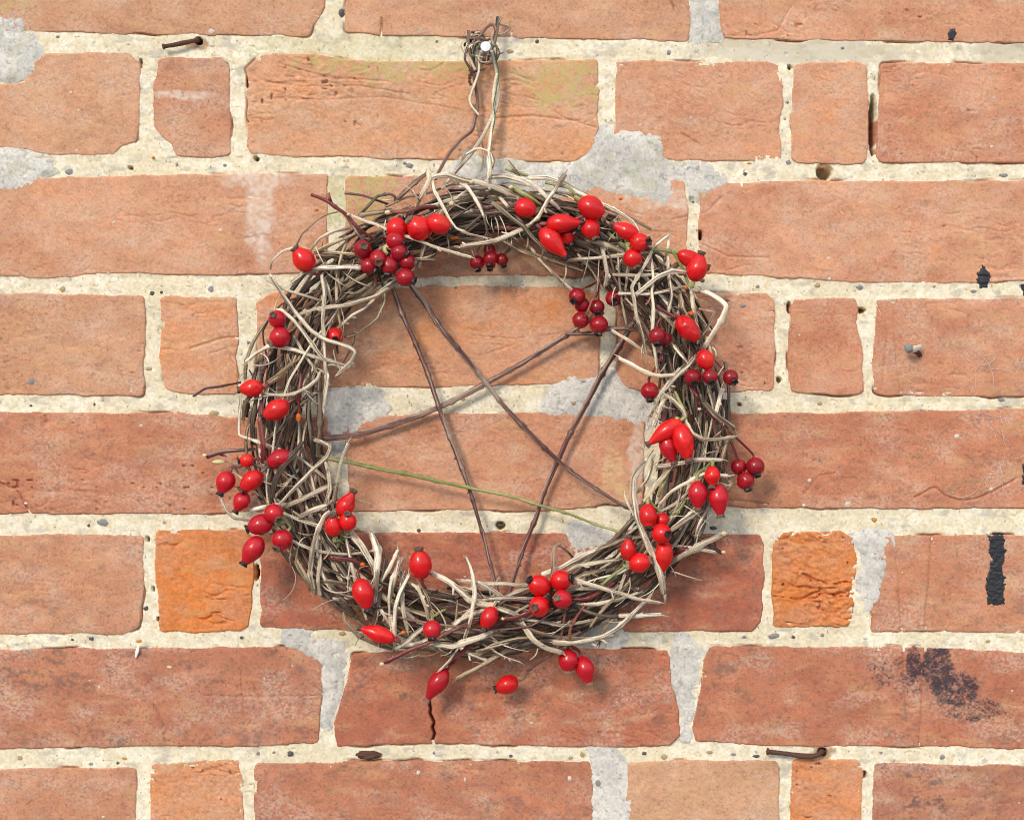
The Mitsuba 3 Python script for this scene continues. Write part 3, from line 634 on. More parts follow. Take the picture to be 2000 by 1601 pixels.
# strands traced one by one: region (left, top, scale) then colour, radius, depth, points
REG = dict(A=(400, 300, .2811), B=(900, 300, .3), C=(360, 700, .3), D=(960, 720, .2811), E=(460, 1000, .25), F=(900, 1000, .2811))
TRACE = """A p 3.4 104 430,875 560,950 700,990 820,1030
A p 3.6 108 620,1130 760,1085 900,1065 1050,1035 1200,985 1330,900
A p 4.4 116 460,850 480,890 540,980 620,1090 740,1230 860,1300 1000,1340 1045,1375 1020,1440 930,1530
A p 5.2 112 490,1085 540,1090 620,1160 740,1310 820,1420 900,1450 990,1475
A p 4.4 106 820,790 815,860 830,960 820,1120 825,1300 835,1450 845,1600
A p 3.2 122 1000,425 1100,465 1200,495 1330,555 1500,610 1700,680 1850,725
A m 2.4 80 640,640 680,560 780,460 860,420 920,405
A p 3.0 86 455,800 470,740 540,680 620,660 740,670
A p 3.4 92 750,650 800,590 900,540 1010,520
A m 4.0 92 760,690 860,640 960,590 1040,560
A p 5.4 108 600,890 680,830 800,800 950,790 1090,795
A m 4.6 98 905,815 925,880 950,985
A p 4.0 100 830,870 860,950 885,1030
A m 3.2 84 1215,845 1245,930 1240,1040 1200,1140 1130,1200 1060,1250 970,1275
A p 4.8 104 290,1450 350,1390 440,1340 520,1345 620,1365 760,1410 880,1440 990,1480
A p 4.2 118 1575,190 1590,260 1640,350 1700,450 1750,520 1830,560 1930,580
A p 5.4 100 1550,110 1560,180 1500,300 1470,370
A p 5.0 108 1540,200 1600,160 1680,150 1800,185 1960,215
A p 5.0 110 1760,185 1830,240 1890,330 1940,430 1950,460
A r 5.2 112 740,285 850,330 950,400 1010,460 1080,530 1180,600
A r 3.4 112 860,280 865,310 880,345
A u 4.8 104 1000,450 1060,540 1120,610
A r 5.6 110 1310,405 1400,400 1500,380 1600,370
A u 3.2 60 975,280 1080,290 1180,320 1270,350
A d 2.8 70 1070,430 1130,370 1200,300 1290,280 1325,300 1320,330
A m 4.4 90 1080,430 1200,410 1300,390
A m 5.6 80 1330,325 1390,270 1450,210 1540,140
A m 3.0 72 1035,1140 1045,1220 1030,1300 980,1420 950,1480
A m 3.2 60 1600,670 1590,710 1540,740 1470,755
A p 3.0 100 620,1270 680,1380 740,1460 790,1530
A m 4.2 92 600,1600 600,1540 620,1400 640,1340
A m 4.4 98 440,1590 520,1530 640,1440 700,1400
A m 3.2 70 280,1560 290,1440 340,1310 440,1150
A u 5.4 84 380,1590 420,1460 460,1380
A d 4.8 74 335,1580 360,1480 390,1400
A d 4.4 98 780,720 880,715 1000,730
A m 5.0 96 940,960 1040,890 1140,830 1200,800
A m 4.6 100 960,1010 1080,960 1200,870
A p 3.8 92 940,1200 1030,1120 1100,1080 1180,1010
A p 3.8 98 1440,800 1380,850 1290,900 1200,960
A u 4.6 86 970,930 985,830 990,750
B p 4.2 120 180,0 188,60 185,140 180,225
B p 4.0 96 310,50 340,90 375,135
B g 3.6 88 290,100 320,110 440,145
B p 5.6 106 0,160 100,185 200,210 300,260 400,290
B p 6.0 108 200,150 300,150 400,170 500,230 560,290 640,360
B p 5.4 124 680,135 640,190 590,270 540,350 500,420 440,470
B p 4.4 104 440,160 560,160 640,180 760,250 900,320 1020,380 1110,440 1150,500 1160,560
B m 3.0 84 650,170 800,265 930,350 1080,410 1240,495
B g 4.2 108 550,190 640,205 700,220 740,260 775,295
B g 4.6 112 325,215 400,265 460,295 520,330
B u 3.4 118 295,365 350,330 420,290
B u 3.8 102 60,345 180,350 260,335
B p 4.4 100 240,265 300,340 400,445
B m 5.8 110 205,320 300,400 400,475 440,520 560,640
B p 4.8 118 440,470 340,520 220,565 100,590 0,605
B m 3.6 78 280,570 420,640 560,690 760,755
B p 4.0 80 450,610 520,690 600,780 720,890
B p 5.0 108 910,600 935,680 950,780 940,860
B p 4.6 104 860,570 960,600 1060,640
B p 3.4 94 1060,670 1030,720 990,780
B p 4.8 120 1240,640 1210,700 1160,790 1115,870 1130,960 1150,1080 1190,1200 1210,1300
B p 4.0 112 1240,690 1250,800 1240,900 1250,1000 1250,1200 1280,1400
B p 4.0 112 990,790 1120,795 1290,790
B p 4.8 122 1140,920 1200,870 1290,800 1380,770 1470,775
B p 4.2 110 1030,910 1120,910 1250,910 1360,885 1460,865
B p 3.6 100 1350,530 1280,590 1240,640
B p 3.6 96 1350,530 1350,600 1330,700
B p 5.0 116 1570,890 1640,920 1700,960 1730,995 1700,1080 1650,1160 1580,1265
B m 3.8 92 1550,1010 1650,1035 1620,1110 1560,1200
B p 3.8 96 980,1155 1080,1210 1160,1265 1230,1305
B p 4.4 114 1030,1330 1090,1360 1160,1400 1240,1435 1300,1445 1400,1440 1460,1430
B p 4.4 112 1390,1250 1450,1320 1510,1395
B p 5.0 116 1330,1540 1400,1460 1480,1380 1520,1330
B g 3.6 98 955,520 1020,570 1075,595
B g 3.0 70 860,625 940,630 1020,640
B p 4.0 104 1350,1040 1370,920 1355,820 1350,640
B m 4.4 100 1430,950 1400,1080 1370,1180
B p 4.4 98 1500,900 1515,1000 1535,1100
B u 4.6 60 680,1172 850,1172 950,1145 1060,1135 1160,1150
B d 6.4 104 1450,700 1380,740 1310,810 1260,880
B m 5.2 100 1420,900 1440,1000 1490,1080
B m 5.0 98 1590,1200 1620,1300 1640,1420
B p 3.6 104 1250,1000 1330,1060 1390,1130
C p 3.8 90 365,240 360,380 360,500 480,540 640,600 760,650 850,720 950,800
C p 4.4 114 470,215 560,235 700,235 800,190 860,140 890,80
C m 4.2 100 470,215 420,260 390,300 380,400
C p 4.4 104 910,0 930,120 915,260 905,360
C p 4.0 92 880,0 980,40 1060,60 1100,0
C p 5.6 118 890,540 950,575 930,640 840,720 740,820 620,950
C p 4.2 108 1065,555 1020,680 995,820 970,940
C p 5.4 106 650,960 780,910 900,850 960,820
C p 4.6 94 430,985 520,965 640,945
C p 5.8 114 750,1030 830,990 920,960 960,930
C d 5.4 116 770,540 720,610 640,700 590,790 570,910
C p 4.4 100 920,680 940,760 950,860 900,1000
C p 6.4 118 940,1000 910,1030 860,1140 830,1250 820,1380 840,1500
C p 5.2 106 880,1200 885,1330 870,1450 880,1540
C m 4.4 100 840,1450 950,1450 1060,1470
C m 3.6 96 735,1240 740,1320 800,1440 840,1500
C u 5.6 66 150,640 250,610 350,595 460,590
C u 3.0 46 60,245 140,195 250,180 370,155
C r 5.0 112 500,270 490,400 510,560 510,680
C r 3.8 100 700,0 760,120 745,260 750,330
C m 2.0 80 255,665 310,680 350,740
C p 3.4 104 235,900 270,980 330,1040 460,1060
C p 6.0 104 1080,1130 1150,1220 1220,1330 1240,1400
C p 6.4 112 1215,1140 1260,1250 1250,1400 1240,1580
C p 4.4 104 1385,1250 1330,1370 1270,1470
C p 4.2 110 1400,1320 1370,1420 1330,1600
C m 4.0 98 1310,1310 1300,1400 1260,1500
C p 5.2 104 1600,1390 1700,1430 1800,1520 1880,1590
C d 5.2 88 400,380 420,250 470,60
C d 5.0 84 450,560 445,400 490,120 510,-20
C d 5.8 92 880,100 880,300 880,480 860,640
C d 4.6 96 820,200 810,350 830,560 850,700
C m 3.8 100 530,530 640,440 740,310 900,200
C m 4.4 96 500,200 600,130 690,40 740,-20
C d 4.6 80 640,600 700,430 740,330 800,240
C p 4.4 94 590,900 660,820 740,720
C d 5.4 84 460,850 520,950 560,1000
C u 5.0 76 700,1180 760,1080 800,960 860,760
E m 3.8 96 455,345 490,280 480,400 540,520 610,610
E d 6.2 92 670,560 760,620 860,700 930,800
E d 5.4 80 450,345 560,490 700,640 800,740 920,810
E m 4.8 92 840,780 860,860 960,960 1100,1030 1250,1075
E p 4.6 112 1250,1060 1340,1010 1400,950 1500,880
E p 4.4 110 1280,390 1220,520 1200,660 1210,890
E m 4.6 100 1270,300 1220,400 1160,520 1130,600
E p 4.6 116 1350,490 1290,620 1250,740 1240,880 1245,1030
E p 4.4 106 1290,460 1310,760 1340,920
E p 5.4 104 1350,540 1430,600 1480,720 1510,840
E m 5.2 100 1430,560 1500,680 1530,820
E p 5.2 110 1540,475 1660,540 1800,650 1900,720 2000,750
E p 6.4 118 1560,1030 1700,1045 1850,1000 1950,960 2000,935
E r 5.4 122 1145,1185 1350,1080 1500,1020 1620,960 1750,900 1900,850
E m 5.2 74 1740,1300 1850,1240 2000,1150 2120,1080 2230,1020
E p 3.0 84 1590,1240 1680,1150 1750,1050
E p 4.2 122 1800,350 1850,500 1865,640 1840,840 1790,990
E m 2.6 88 1735,690 1725,820 1700,910
E r 4.8 104 660,340 800,360 920,380 1060,460
E u 5.0 90 790,400 860,490 890,520
E d 6.4 96 1130,600 1100,800 1080,900
E p 4.6 100 1090,690 1150,780 1200,860
E p 4.4 98 610,545 720,550 900,570
E p 4.8 92 760,680 850,675 930,665
F p 3.8 112 625,530 640,380 645,250 680,225
F d 3.0 80 680,225 740,275 790,330
F p 4.6 122 780,480 900,500 1050,550 1200,595 1390,630
D p 6.6 122 1060,640 990,760 985,880 1010,1030 1060,1160 1120,1290 1180,1450 1200,1560
F p 3.8 124 1310,220 1410,330 1415,460
F p 6.0 104 830,900 1000,860 1100,800 1200,700 1310,600
F p 6.0 100 1850,140 1700,210 1560,290 1450,360
F p 4.0 92 1760,275 1650,255 1500,235
F d 5.0 84 1810,288 1700,210 1560,130
F p 6.2 108 1640,10 1550,70 1470,120
F p 5.0 106 700,440 800,380 950,350 1100,330
F p 5.0 100 560,430 700,380 850,300 950,250 1120,190
F m 4.6 96 800,360 950,260 1120,190 1300,170
F p 4.4 102 430,740 560,760 720,790 900,750
F p 5.6 112 420,760 500,880 590,940 700,975
F m 4.4 96 960,900 1000,800 1060,740
F m 5.0 98 560,480 700,490 860,430 1010,400
F p 5.2 100 780,640 950,640 1110,600 1230,560
F p 4.6 106 0,475 120,490 230,550 320,610
F p 5.6 110 0,540 60,610 200,650 330,690 400,720
F p 5.0 102 90,620 200,600 300,590 460,600
F p 5.0 102 30,550 160,500 330,500 460,510
F m 5.2 96 100,1000 220,930 400,880 520,870
F p 4.6 90 0,940 80,990 180,1030
F p 3.0 104 180,930 300,1000 420,1040
F p 5.0 100 640,900 760,910 900,890 1060,860
F p 4.4 98 1100,720 1250,720 1390,710
F m 4.2 100 1180,470 1100,560 960,700 900,790
F p 4.4 104 1140,430 1110,520 1090,560
D p 4.2 120 1170,160 1260,220 1330,300 1350,370 1400,450 1480,490 1570,490 1690,475
D p 4.4 116 1160,680 1300,660 1420,635 1600,635
D p 3.2 100 930,880 980,1000
D p 5.0 112 1170,940 1260,850 1380,780 1480,730 1640,745
D p 3.6 92 1640,760 1670,800 1640,840 1610,830
D m 4.6 118 1480,240 1560,320 1690,420
D p 5.4 102 1310,0 1220,110 1160,200 1100,330
D g 3.8 112 1275,160 1320,250 1350,330 1320,380
D g 3.6 104 1230,710 1190,820 1160,890
D g 3.2 100 1420,650 1410,760
D g 3.2 104 1370,880 1300,980 1230,1030
D r 4.4 114 1370,110 1430,190 1445,280
D p 6.2 112 1430,990 1340,1050 1250,1120
D u 5.0 94 1230,230 1180,380
D p 5.0 104 1120,640 1090,760 1010,850
D p 5.0 104 1260,660 1180,760 1060,920
D m 4.4 98 1370,760 1330,900 1230,1010
D p 4.4 100 1600,140 1560,300 1540,330
D r 5.2 96 1270,1290 1330,1260 1390,1230
D p 5.0 102 1130,400 1180,250 1230,170
D m 4.6 100 1640,480 1610,600 1600,680
D p 4.2 104 1510,960 1450,1080 1420,1160
D u 4.4 92 1500,960 1440,1060 1400,1140"""
CUT = []
for line in TRACE.split('\n'):
    seed += 1
    a = line.split()
    ox, oy, sc = REG[a[0]]
    pts = np.array([[float(v) for v in q.split(',')] for q in a[4:]])
    n = len(pts)
    d0 = float(a[3])
    pts = pts * sc + [ox, oy]
    u = np.linspace(0, 1, n)
    dd = d0 - 16 * (2 * np.abs(u - 0.5)) ** 3 + rng.uniform(-4, 4, n)
    path = spline(np.column_stack([pts, dd]), 4, R.uniform(.12, .34))
    jit = np.column_stack([nz(path[:, 0], path[:, 1], 34, 34, seed, 2) * 4, nz(path[:, 0], path[:, 1], 34, 34, seed + 500, 2) * 4, np.zeros(len(path))])
    add_tube(key_for(WR + '__vine'), path + jit, float(a[2]) * .88, a[1], seed, sides=9, spurs=R.choice([0, 0, 1, 1, 2]), fray=a[1] in 'pm', taper=(R.uniform(.72, 1.05), R.uniform(.66, .98)),
             flat=R.uniform(.6, .95), knob=0.22, nodes=R.choice([0, 90, 140]) if a[1] in 'pm' else 120)

# heart of the ring: stems too tangled to tell apart
for part, mat, num, dm, dh in [('inner_stems', 'vine_mid', 40, 52, 44), ('bark_stems', 'vine_dark', 165, 52, 44), ('straws', 'vine_pale', 24, 52, 44)]:
    hv, hf, hu, n0 = [], [], [], 0
    for i in range(num):
        seed += 1
        pth = spline(ring_strand(R.uniform(0, 6.283), R.uniform(.25, .8), math.sqrt(R.uniform(0, .85)), R.uniform(0, 6.28), R.uniform(-5, 5), seed, dmid=dm, dhalf=dh), 8, .3)
        V, F, U = tube(pth, R.uniform(1.5, 3.8), seed, sides=6, knob=.16)
        hv.append(V); hf.append(F + n0); hu.append(U); n0 += len(V)
    scene[WR + '__' + part] = mikit.ply((np.vstack(hv), np.vstack(hf)), mat, smooth=True, uv=np.vstack(hu))
    tag(WR + '__' + part, 'tangle of thin stems inside the ring', kind='stuff')

fv, ff, fu, n0 = [], [], [], 0
for i in range(170):
    seed += 1
    th, r0 = R.uniform(0, 6.283), 403 + R.uniform(-78, 80)
    a = R.uniform(0, 6.283)
    Lf = R.uniform(18, 75)
    c0 = np.array([CX + r0 * math.cos(th), CY + r0 * math.sin(th)])
    bend = R.uniform(-.9, .9)
    q = [(c0[0] + Lf * t * math.cos(a + bend * t), c0[1] + Lf * t * math.sin(a + bend * t), 58 + R.uniform(-4, 4) + 48 * math.sin(math.pi * (.25 + .5 * t))) for t in (0, .25, .5, .75, 1)]
    V, F, U = tube(spline(np.array(q), 4), R.uniform(.7, 1.7), seed, sides=5, taper=(1, .5))
    fv.append(V); ff.append(F + n0); fu.append(U); n0 += len(V)
scene[WR + '__fibres'] = mikit.ply((np.vstack(fv), np.vstack(ff)), 'vine_pale', smooth=True, uv=np.vstack(fu))
tag(WR + '__fibres', 'thin loose fibres and grass ends', kind='stuff')

# the five twigs of the star
STAR = [
    ('bark_purple', 6.0, 34, [(764, 555), (775, 590), (800, 652), (830, 712), (850, 770), (868, 830), (893, 885), (912, 940), (926, 990), (945, 1050), (960, 1105), (974, 1160)], 'purple brown twig of the star, from the upper left to the bottom'),
    ('bark_purple', 5.6, 50, [(792, 540), (815, 580), (862, 640), (912, 695), (945, 745), (990, 800), (1020, 838), (1060, 872), (1100, 905), (1150, 940), (1195, 975), (1240, 1000)], 'purple twig of the star, from the upper left to the lower right'),
    ('bark_purple', 5.8, 24, [(610, 856), (660, 854), (712, 850), (785, 822), (850, 795), (905, 770), (965, 742), (1020, 708), (1080, 672), (1130, 640), (1180, 610)], 'brown twig of the star, from the left to the upper right'),
    ('bark_purple', 6.0, 26, [(1245, 615), (1222, 655), (1185, 712), (1160, 765), (1130, 825), (1105, 858), (1085, 905), (1065, 965), (1045, 1015), (1022, 1075), (1002, 1130), (992, 1165)], 'dark twig of the star, from the upper right to the bottom'),
    ('bark_green', 4.6, 44, [(615, 888), (660, 902), (720, 913), (780, 925), (850, 938), (920, 950), (990, 965), (1050, 985), (1100, 1005), (1160, 1025), (1225, 1040)], 'green twig of the star, from the left to the lower right'),
]
for m, r, d, pts, lab in STAR:
    seed += 1
    n = len(pts)
    pts = np.array(pts, float)
    pt = np.linspace(0, 1, n)
    pts = np.column_stack([np.polyval(np.polyfit(pt, pts[:, k], 3), pt) for k in (0, 1)]) * .75 + pts * .25
    q = np.column_stack([pts, d + 26 * (2 * np.abs(np.linspace(0, 1, n) - .5)) ** 4 + rng.uniform(-.6, .6, n)])
    q = spline(q, 4, .5)
    arc = np.concatenate([[0], np.cumsum(np.linalg.norm(np.diff(q[:, :2], axis=0), axis=1))])
    kn = np.arange(0, arc[-1] + 70, 64)
    for c in (0, 1):
        q[:, c] += np.interp(arc, kn, rng.uniform(-2.2, 2.2, len(kn))) + nz(q[:, 0], q[:, 1], 14, 14, seed + c, 2) * 1.2
    k = add_tube(key_for(WR + '__star_twig'), q, r * .82, m, seed, sides=11, spurs=7, taper=(1.1, .7), flat=.97, knob=.17, nodes=64)
    tag(k, lab)


# ------------------------------------------------------------------ hanging loop
HL = WR + '__hanging_loop'
HANG = [
    ('bark_purple', 4.2, '310,1560,60 400,1390,40 460,1300,34 540,1210,30 630,1130,28 660,1010,26 680,900,24 660,740,24 640,560,30 650,420,34 690,330,36 760,240,34 810,215,34 838,270,36 830,370,40'),
    ('vine_pale', 4.6, '370,1640,90 500,1480,62 620,1340,46 720,1190,38 790,1050,34 840,940,32 862,800,30 850,660,32 820,520,40 800,440,46'),
    ('vine_pale', 4.4, '785,1640,110 772,1400,60 790,1200,44 820,1000,38 815,850,34 835,700,34 850,640,36'),
    ('vine_pale', 4.0, '690,1000,34 630,930,36 610,860,34 650,740,36 690,620,38 690,500,42 712,440,48'),
    ('vine_mid', 3.6, '680,1000,26 640,930,26 605,880,26 620,820,24'),
    ('vine_pale', 3.2, '660,610,40 610,510,42 555,430,40 555,375,36 640,340,30 740,345,26'),
    ('vine_mid', 3.4, '600,270,26 600,360,40 610,460,42 640,560,38'),
    ('vine_dark', 4.2, '560,400,30 600,345,34 680,335,36 760,350,30 800,330,28'),
    ('vine_dark', 5.2, '855,150,26 850,220,32 832,330,40 800,430,44 790,470,38'),
    ('vine_mid', 2.8, '848,148,26 890,160,28 868,205,30 960,240,26 930,280,24 860,310,30'),
    ('vine_dark', 5.0, '660,330,38 640,470,36 648,580,30 620,660,30'),
    ('vine_mid', 3.2, '840,300,30 800,330,40 820,390,44 850,420,36 850,520,30'),
    ('wire_green', 1.1, '820,440,50 850,560,42 862,680,40 820,900,42 830,1040,44 780,1290,50 800,1560,112'),
    ('wire_green', 1.2, '640,500,44 680,420,48 720,390,46 840,400,48'),
    ('vine_mid', 1.6, '665,1030,26 690,1150,26 730,1300,26 715,1480,40'),
    ('vine_pale', 2.2, '580,1340,50 680,1290,54 780,1320,56 812,1400,56 800,1470,60'),
    ('vine_mid', 3.4, '800,1340,48 825,1400,54 800,1470,60 790,1420,64'),
]
for m, r, txt in HANG:
    seed += 1
    q = np.array([[float(v) for v in w.split(',')] for w in txt.split()])
    q[:, :2] = q[:, :2] * .2248 + [780, 0]
    add_tube(key_for(HL + '__strand'), spline(q, 3), r * (.8 if r > 2 else 1), m, seed, sides=8, taper=(.9, .8), flat=.85, knob=.15)
for i in range(12):                                         # frayed knot round the nail
    seed += 1
    a0, ra, rb = R.uniform(0, 6.28), R.uniform(10, 26), R.uniform(12, 34)
    cx, cy = 948 + R.uniform(-22, 16), 92 + R.uniform(-12, 22)
    sp = R.uniform(2, 5.2)
    q = np.array([(cx + ra * math.cos(a0 + t), cy + rb * math.sin(a0 + t), R.uniform(22, 46)) for t in np.linspace(0, sp, 6)])
    add_tube(key_for(HL + '__strand'), spline(q, 3, .35), R.uniform(1.2, 3.0), R.choice(['vine_mid', 'vine_dark', 'vine_dark', 'bark_purple', 'vine_pale']), seed, sides=7, taper=(.8, .5), knob=.2, fray=True)
tag(HL, 'twisted loop of vine strands and green wire over the nail')
bv, bf, n0 = [], [], 0
for k in range(9):
    v, f = lump(at(615 * .2248 + 780 + R.uniform(-3, 3), 130 + k * 4.2 + R.uniform(-2, 2), 32), np.array([2.9, 2.8, 3.0]) * S, k, .4, 1)
    bv.append(v); bf.append(f + n0); n0 += len(v)
scene[HL + '__seed_head'] = mikit.ply((np.vstack(bv), np.vstack(bf)), 'rusty_iron', smooth=True)


# ------------------------------------------------------------------ nails
def lathe(profile, sides, center, axis, jitter=None):
    """profile: (distance along axis, radius) in survey units; the axis starts at center."""
    ax = np.asarray(axis, float); ax /= np.linalg.norm(ax)
    a = np.cross(ax, [0.3, 0.2, 0.9]); a /= np.linalg.norm(a); b = np.cross(ax, a)
    ang = np.arange(sides) * 2 * np.pi / sides
    pr = np.asarray(profile, float)
    rad = pr[:, 1][:, None] * np.ones(sides)[None] * (1 if jitter is None else jitter)
    V = center + (pr[:, 0][:, None, None] * ax + rad[..., None] * (np.cos(ang)[None, :, None] * a + np.sin(ang)[None, :, None] * b)) * S
    n = len(pr)
    i, j = np.meshgrid(np.arange(n - 1), np.arange(sides), indexing='ij')
    q = np.stack([i * sides + j, i * sides + (j + 1) % sides, (i + 1) * sides + (j + 1) % sides, (i + 1) * sides + j], -1).reshape(-1, 4)
    return V.reshape(-1, 3), np.vstack([q[:, [0, 1, 2]], q[:, [0, 2, 3]]])


base = at(948, 113, -8)
head = at(948.5, 91, 78)
ax = head - base
L = np.linalg.norm(ax) / S
scene['nail__shank'] = mikit.ply(lathe([(0, .1), (0, 5.4), (L * .5, 5.4), (L - 4, 5.4)], 16, base, ax), 'zinc', smooth=40)
scene['nail__head'] = mikit.ply(lathe([(L - 4.5, 5), (L - 2.5, 9.4), (L - .6, 10), (L, 9.3), (L + .15, 5), (L + .2, .05)], 24, base, ax), 'zinc', smooth=25)
tag('nail', 'bright galvanised nail with a round head, holding up the wreath', 'nail')

for lab, pts, r, headlen in [
        ('short rusty nail bent flat against the mortar near the top left', [(388, 79, -6), (380, 80, 10), (360, 84, 14), (340, 88, 16), (320, 91, 16)], 4.2, 5.6),
        ('rusty bent nail in the mortar above an orange brick at the bottom right', [(1606, 1466, -8), (1602, 1470, 10), (1590, 1476, 15), (1565, 1476, 15), (1535, 1471, 14), (1500, 1467, 15)], 5.2, 7.0)]:
    k = key_for('rusty_nail'); seed += 1
    tag(k, lab, 'nail', 'rusty nails in the mortar')
    V, F, U = tube(spline(np.array(pts, float), 4), r, seed, sides=9, taper=(1, .95), knob=.22)
    scene[k + '__shank'] = mikit.ply((V, F), 'rusty_iron', smooth=True)
    e, e0 = at(*pts[-1]), at(*pts[-2])
    scene[k + '__head'] = mikit.ply(lathe([(-3, r * .8), (-1, headlen), (2, headlen), (3, headlen * .6), (3.1, .05)], 12, e, e - e0), 'rusty_iron', smooth=40)
k = 'rusty_metal_plug'
seed += 1
scene[k] = mikit.ply(lump(at(720, 1474, 2), np.array([25, 9, 8]) * S, 77, .45, 3), 'rusty_iron', smooth=True)
tag(k, 'rusty lump of iron buried in the mortar below the wreath at the lower left', 'iron plug')
k = 'wall_plug_screw'
for part, pth, r, m in [('shank', [(1799, 698, -8), (1794, 690, 14), (1784, 682, 30)], 4.2, 'rusty_iron'), ('sleeve', [(1798, 678, 16), (1790, 681, 26), (1782, 683, 32)], 7.5, 'pebble_pale')]:
    seed += 1
    V, F, U = tube(spline(np.array(pth, float), 3), r, seed, sides=10, taper=(.8, 1.05), knob=.3)
    scene[k + '__' + part] = mikit.ply((V, F), m, smooth=True)
scene[k + '__head'] = mikit.ply(lump(at(1774, 680, 36), np.array([8.5, 7, 9]) * S, 31, .25, 2), 'pebble_grey', smooth=True)
tag(k, 'old screw in a pale wall plug sticking out of a brick on the right', 'screw')
seed += 1
V, F, U = tube(spline(np.array([(271, 1260, 6), (268, 1271, 7), (265, 1284, 6)], float), 2), 4.2, seed, sides=8, taper=(.4, .3), flat=.5)
scene['white_husk'] = mikit.ply((V, F), 'flake_white', smooth=True)
tag('white_husk', 'small white husk stuck to a brick at the lower left', 'husk')


# ------------------------------------------------------------------ rose hips and haws
def hip_profile(Lh, Rr, k, rings=22):
    t = (1 - np.cos(np.linspace(0, np.pi, rings))) / 2
    tm = 0.5 - 0.08 * k
    out = []
    for x in t:
        if x < tm:
            e = math.sqrt(max(0, 1 - ((tm - x) / tm) ** 2))
        else:
            s = (x - tm) / (1 - tm)
            e = (1 - k) * math.sqrt(max(0, 1 - s * s)) + k * (0.27 + 0.73 * (0.5 + 0.5 * math.cos(math.pi * s)))
        out.append((-Lh + 2 * Lh * x, max(Rr * e, 0.02)))
    out.append((Lh + .1, .02))
    return out


def add_hip(sprig, kind, h, depth, node):
    """h: centre x, y, calyx x, y, radius, tilt towards the viewer in degrees, neck 0..1, calyx colour."""
    global seed
    seed += 1
    cx, cy, kx, ky, r, tilt, neck, cal = h
    dx, dy = kx - cx, ky - cy
    pl = math.hypot(dx, dy) + 1e-6
    t = math.radians(tilt)
    Lh = max(pl / max(math.cos(t), .35), r * 1.02) if kind != 'haw' else r * 1.0
    if tilt > 55:
        Lh = r * 1.08
    ax = np.array([dx / pl * math.cos(t), -math.sin(t), -dy / pl * math.cos(t)])
    c = at(cx, cy, depth)
    ksc = 1 - depth * S / DIST
    r, Lh = r * ksc, Lh * ksc
    name = 'haw' if kind == 'haw' else 'hip'
    mat = {'haw': 'haw_crimson', 'c': 'hip_crimson'}.get(kind, 'hip_red')
    key = key_for(sprig + '__' + name)
    V, F = lathe(hip_profile(Lh, r, neck), 30, c, ax)
    q = (V - c) / (r * S)
    V = c + (V - c) * (1 + 0.09 * (meshkit.fbm(q * .9 + seed * 2.1, 2, seed) - .5)
                      - (0.10 * sstep(.60, .75, meshkit.fbm(q * 1.3 + seed, 2, seed + 3)) if seed % 3 == 0 else 0))[:, None]
    scene[key] = mikit.ply((V, F), mat, smooth=True, uv=np.tile([[seed % 97 + .5, 0.]], (len(V), 1)))
    # the dried calyx: a little crown with a hollow
    cr = (r * (.44 if kind == 'haw' else .42)) * (1.0 if neck < .5 else .95)
    cr = max(min(cr, 9.0), 5.5)
    jit = 1 + 0.18 * np.sin(np.arange(15) * 2 * np.pi / 15 * 5 + seed) + rng.uniform(-.10, .10, 15)
    z = Lh - (1.2 if neck > .3 else 2.0)
    prof = [(z - 2, cr * .75), (z + 1, cr * .9), (z + 4.2, cr * 1.02), (z + 6.0, cr * .92), (z + 5.2, cr * .62), (z + 2.6, cr * .45), (z + 2.4, .05)]
    J = np.vstack([np.ones(15), np.ones(15) * .5 + .5 * jit, jit, jit, jit, np.ones(15), np.ones(15)])
    scene[key + '__calyx'] = mikit.ply(lathe(prof, 15, c, ax, J), {'b': 'calyx_black', 'n': 'calyx_brown', 'l': 'calyx_rim'}[cal], smooth=35)
    # its stalk back to the sprig's node
    if node is not None:
        nx, ny, nd, mcol, rad = node
        b = c - ax * (Lh - 1) * S
        bd = -b[1] / S
        kk = 1 - bd * S / DIST
        bx, by = b[0] / S / kk + 1000, 800.5 - (b[2] - ZC) / S / kk
        b2 = c - ax * (Lh + 10) * S
        bd2 = -b2[1] / S
        kk = 1 - bd2 * S / DIST
        ex, ey = b2[0] / S / kk + 1000, 800.5 - (b2[2] - ZC) / S / kk
        mid = ((ex + nx) / 2 + R.uniform(-4, 4), (ey + ny) / 2 + R.uniform(-4, 4), (bd2 + nd) / 2)
        add_tube(key_for(sprig + '__stalk'), spline(np.array([(bx, by, bd), (ex, ey, bd2), mid, (nx, ny, nd)]), 3), rad * 1.25, mcol, seed, sides=8, taper=(1.1, 1), knob=.12)


def sprig(label, depth, kind, node, hips, stems=(), cat='rose hip', name='rose_hip_sprig'):
    global seed
    k = key_for(name)
    tag(k, label, cat, 'berry clusters tucked into the wreath' if 'berry' in cat else 'rose hip sprigs tucked into the wreath')
    for j, h in enumerate(hips):
        kd, off = kind, 0
        if isinstance(h[-1], str) and h[-1] in ('haw', 'c', 'r'):
            kd, h = h[-1], h[:-1]
        if len(h) == 9:
            off, h = h[8], h[:8]
        add_hip(k, kd, h, depth + off, node)
    for m, r, pts in stems:
        seed += 1
        add_tube(key_for(k + '__stem'), spline(np.array(pts, float), 4), r, m, seed, sides=9, taper=(1, .9), knob=.14, nodes=70)
    return k


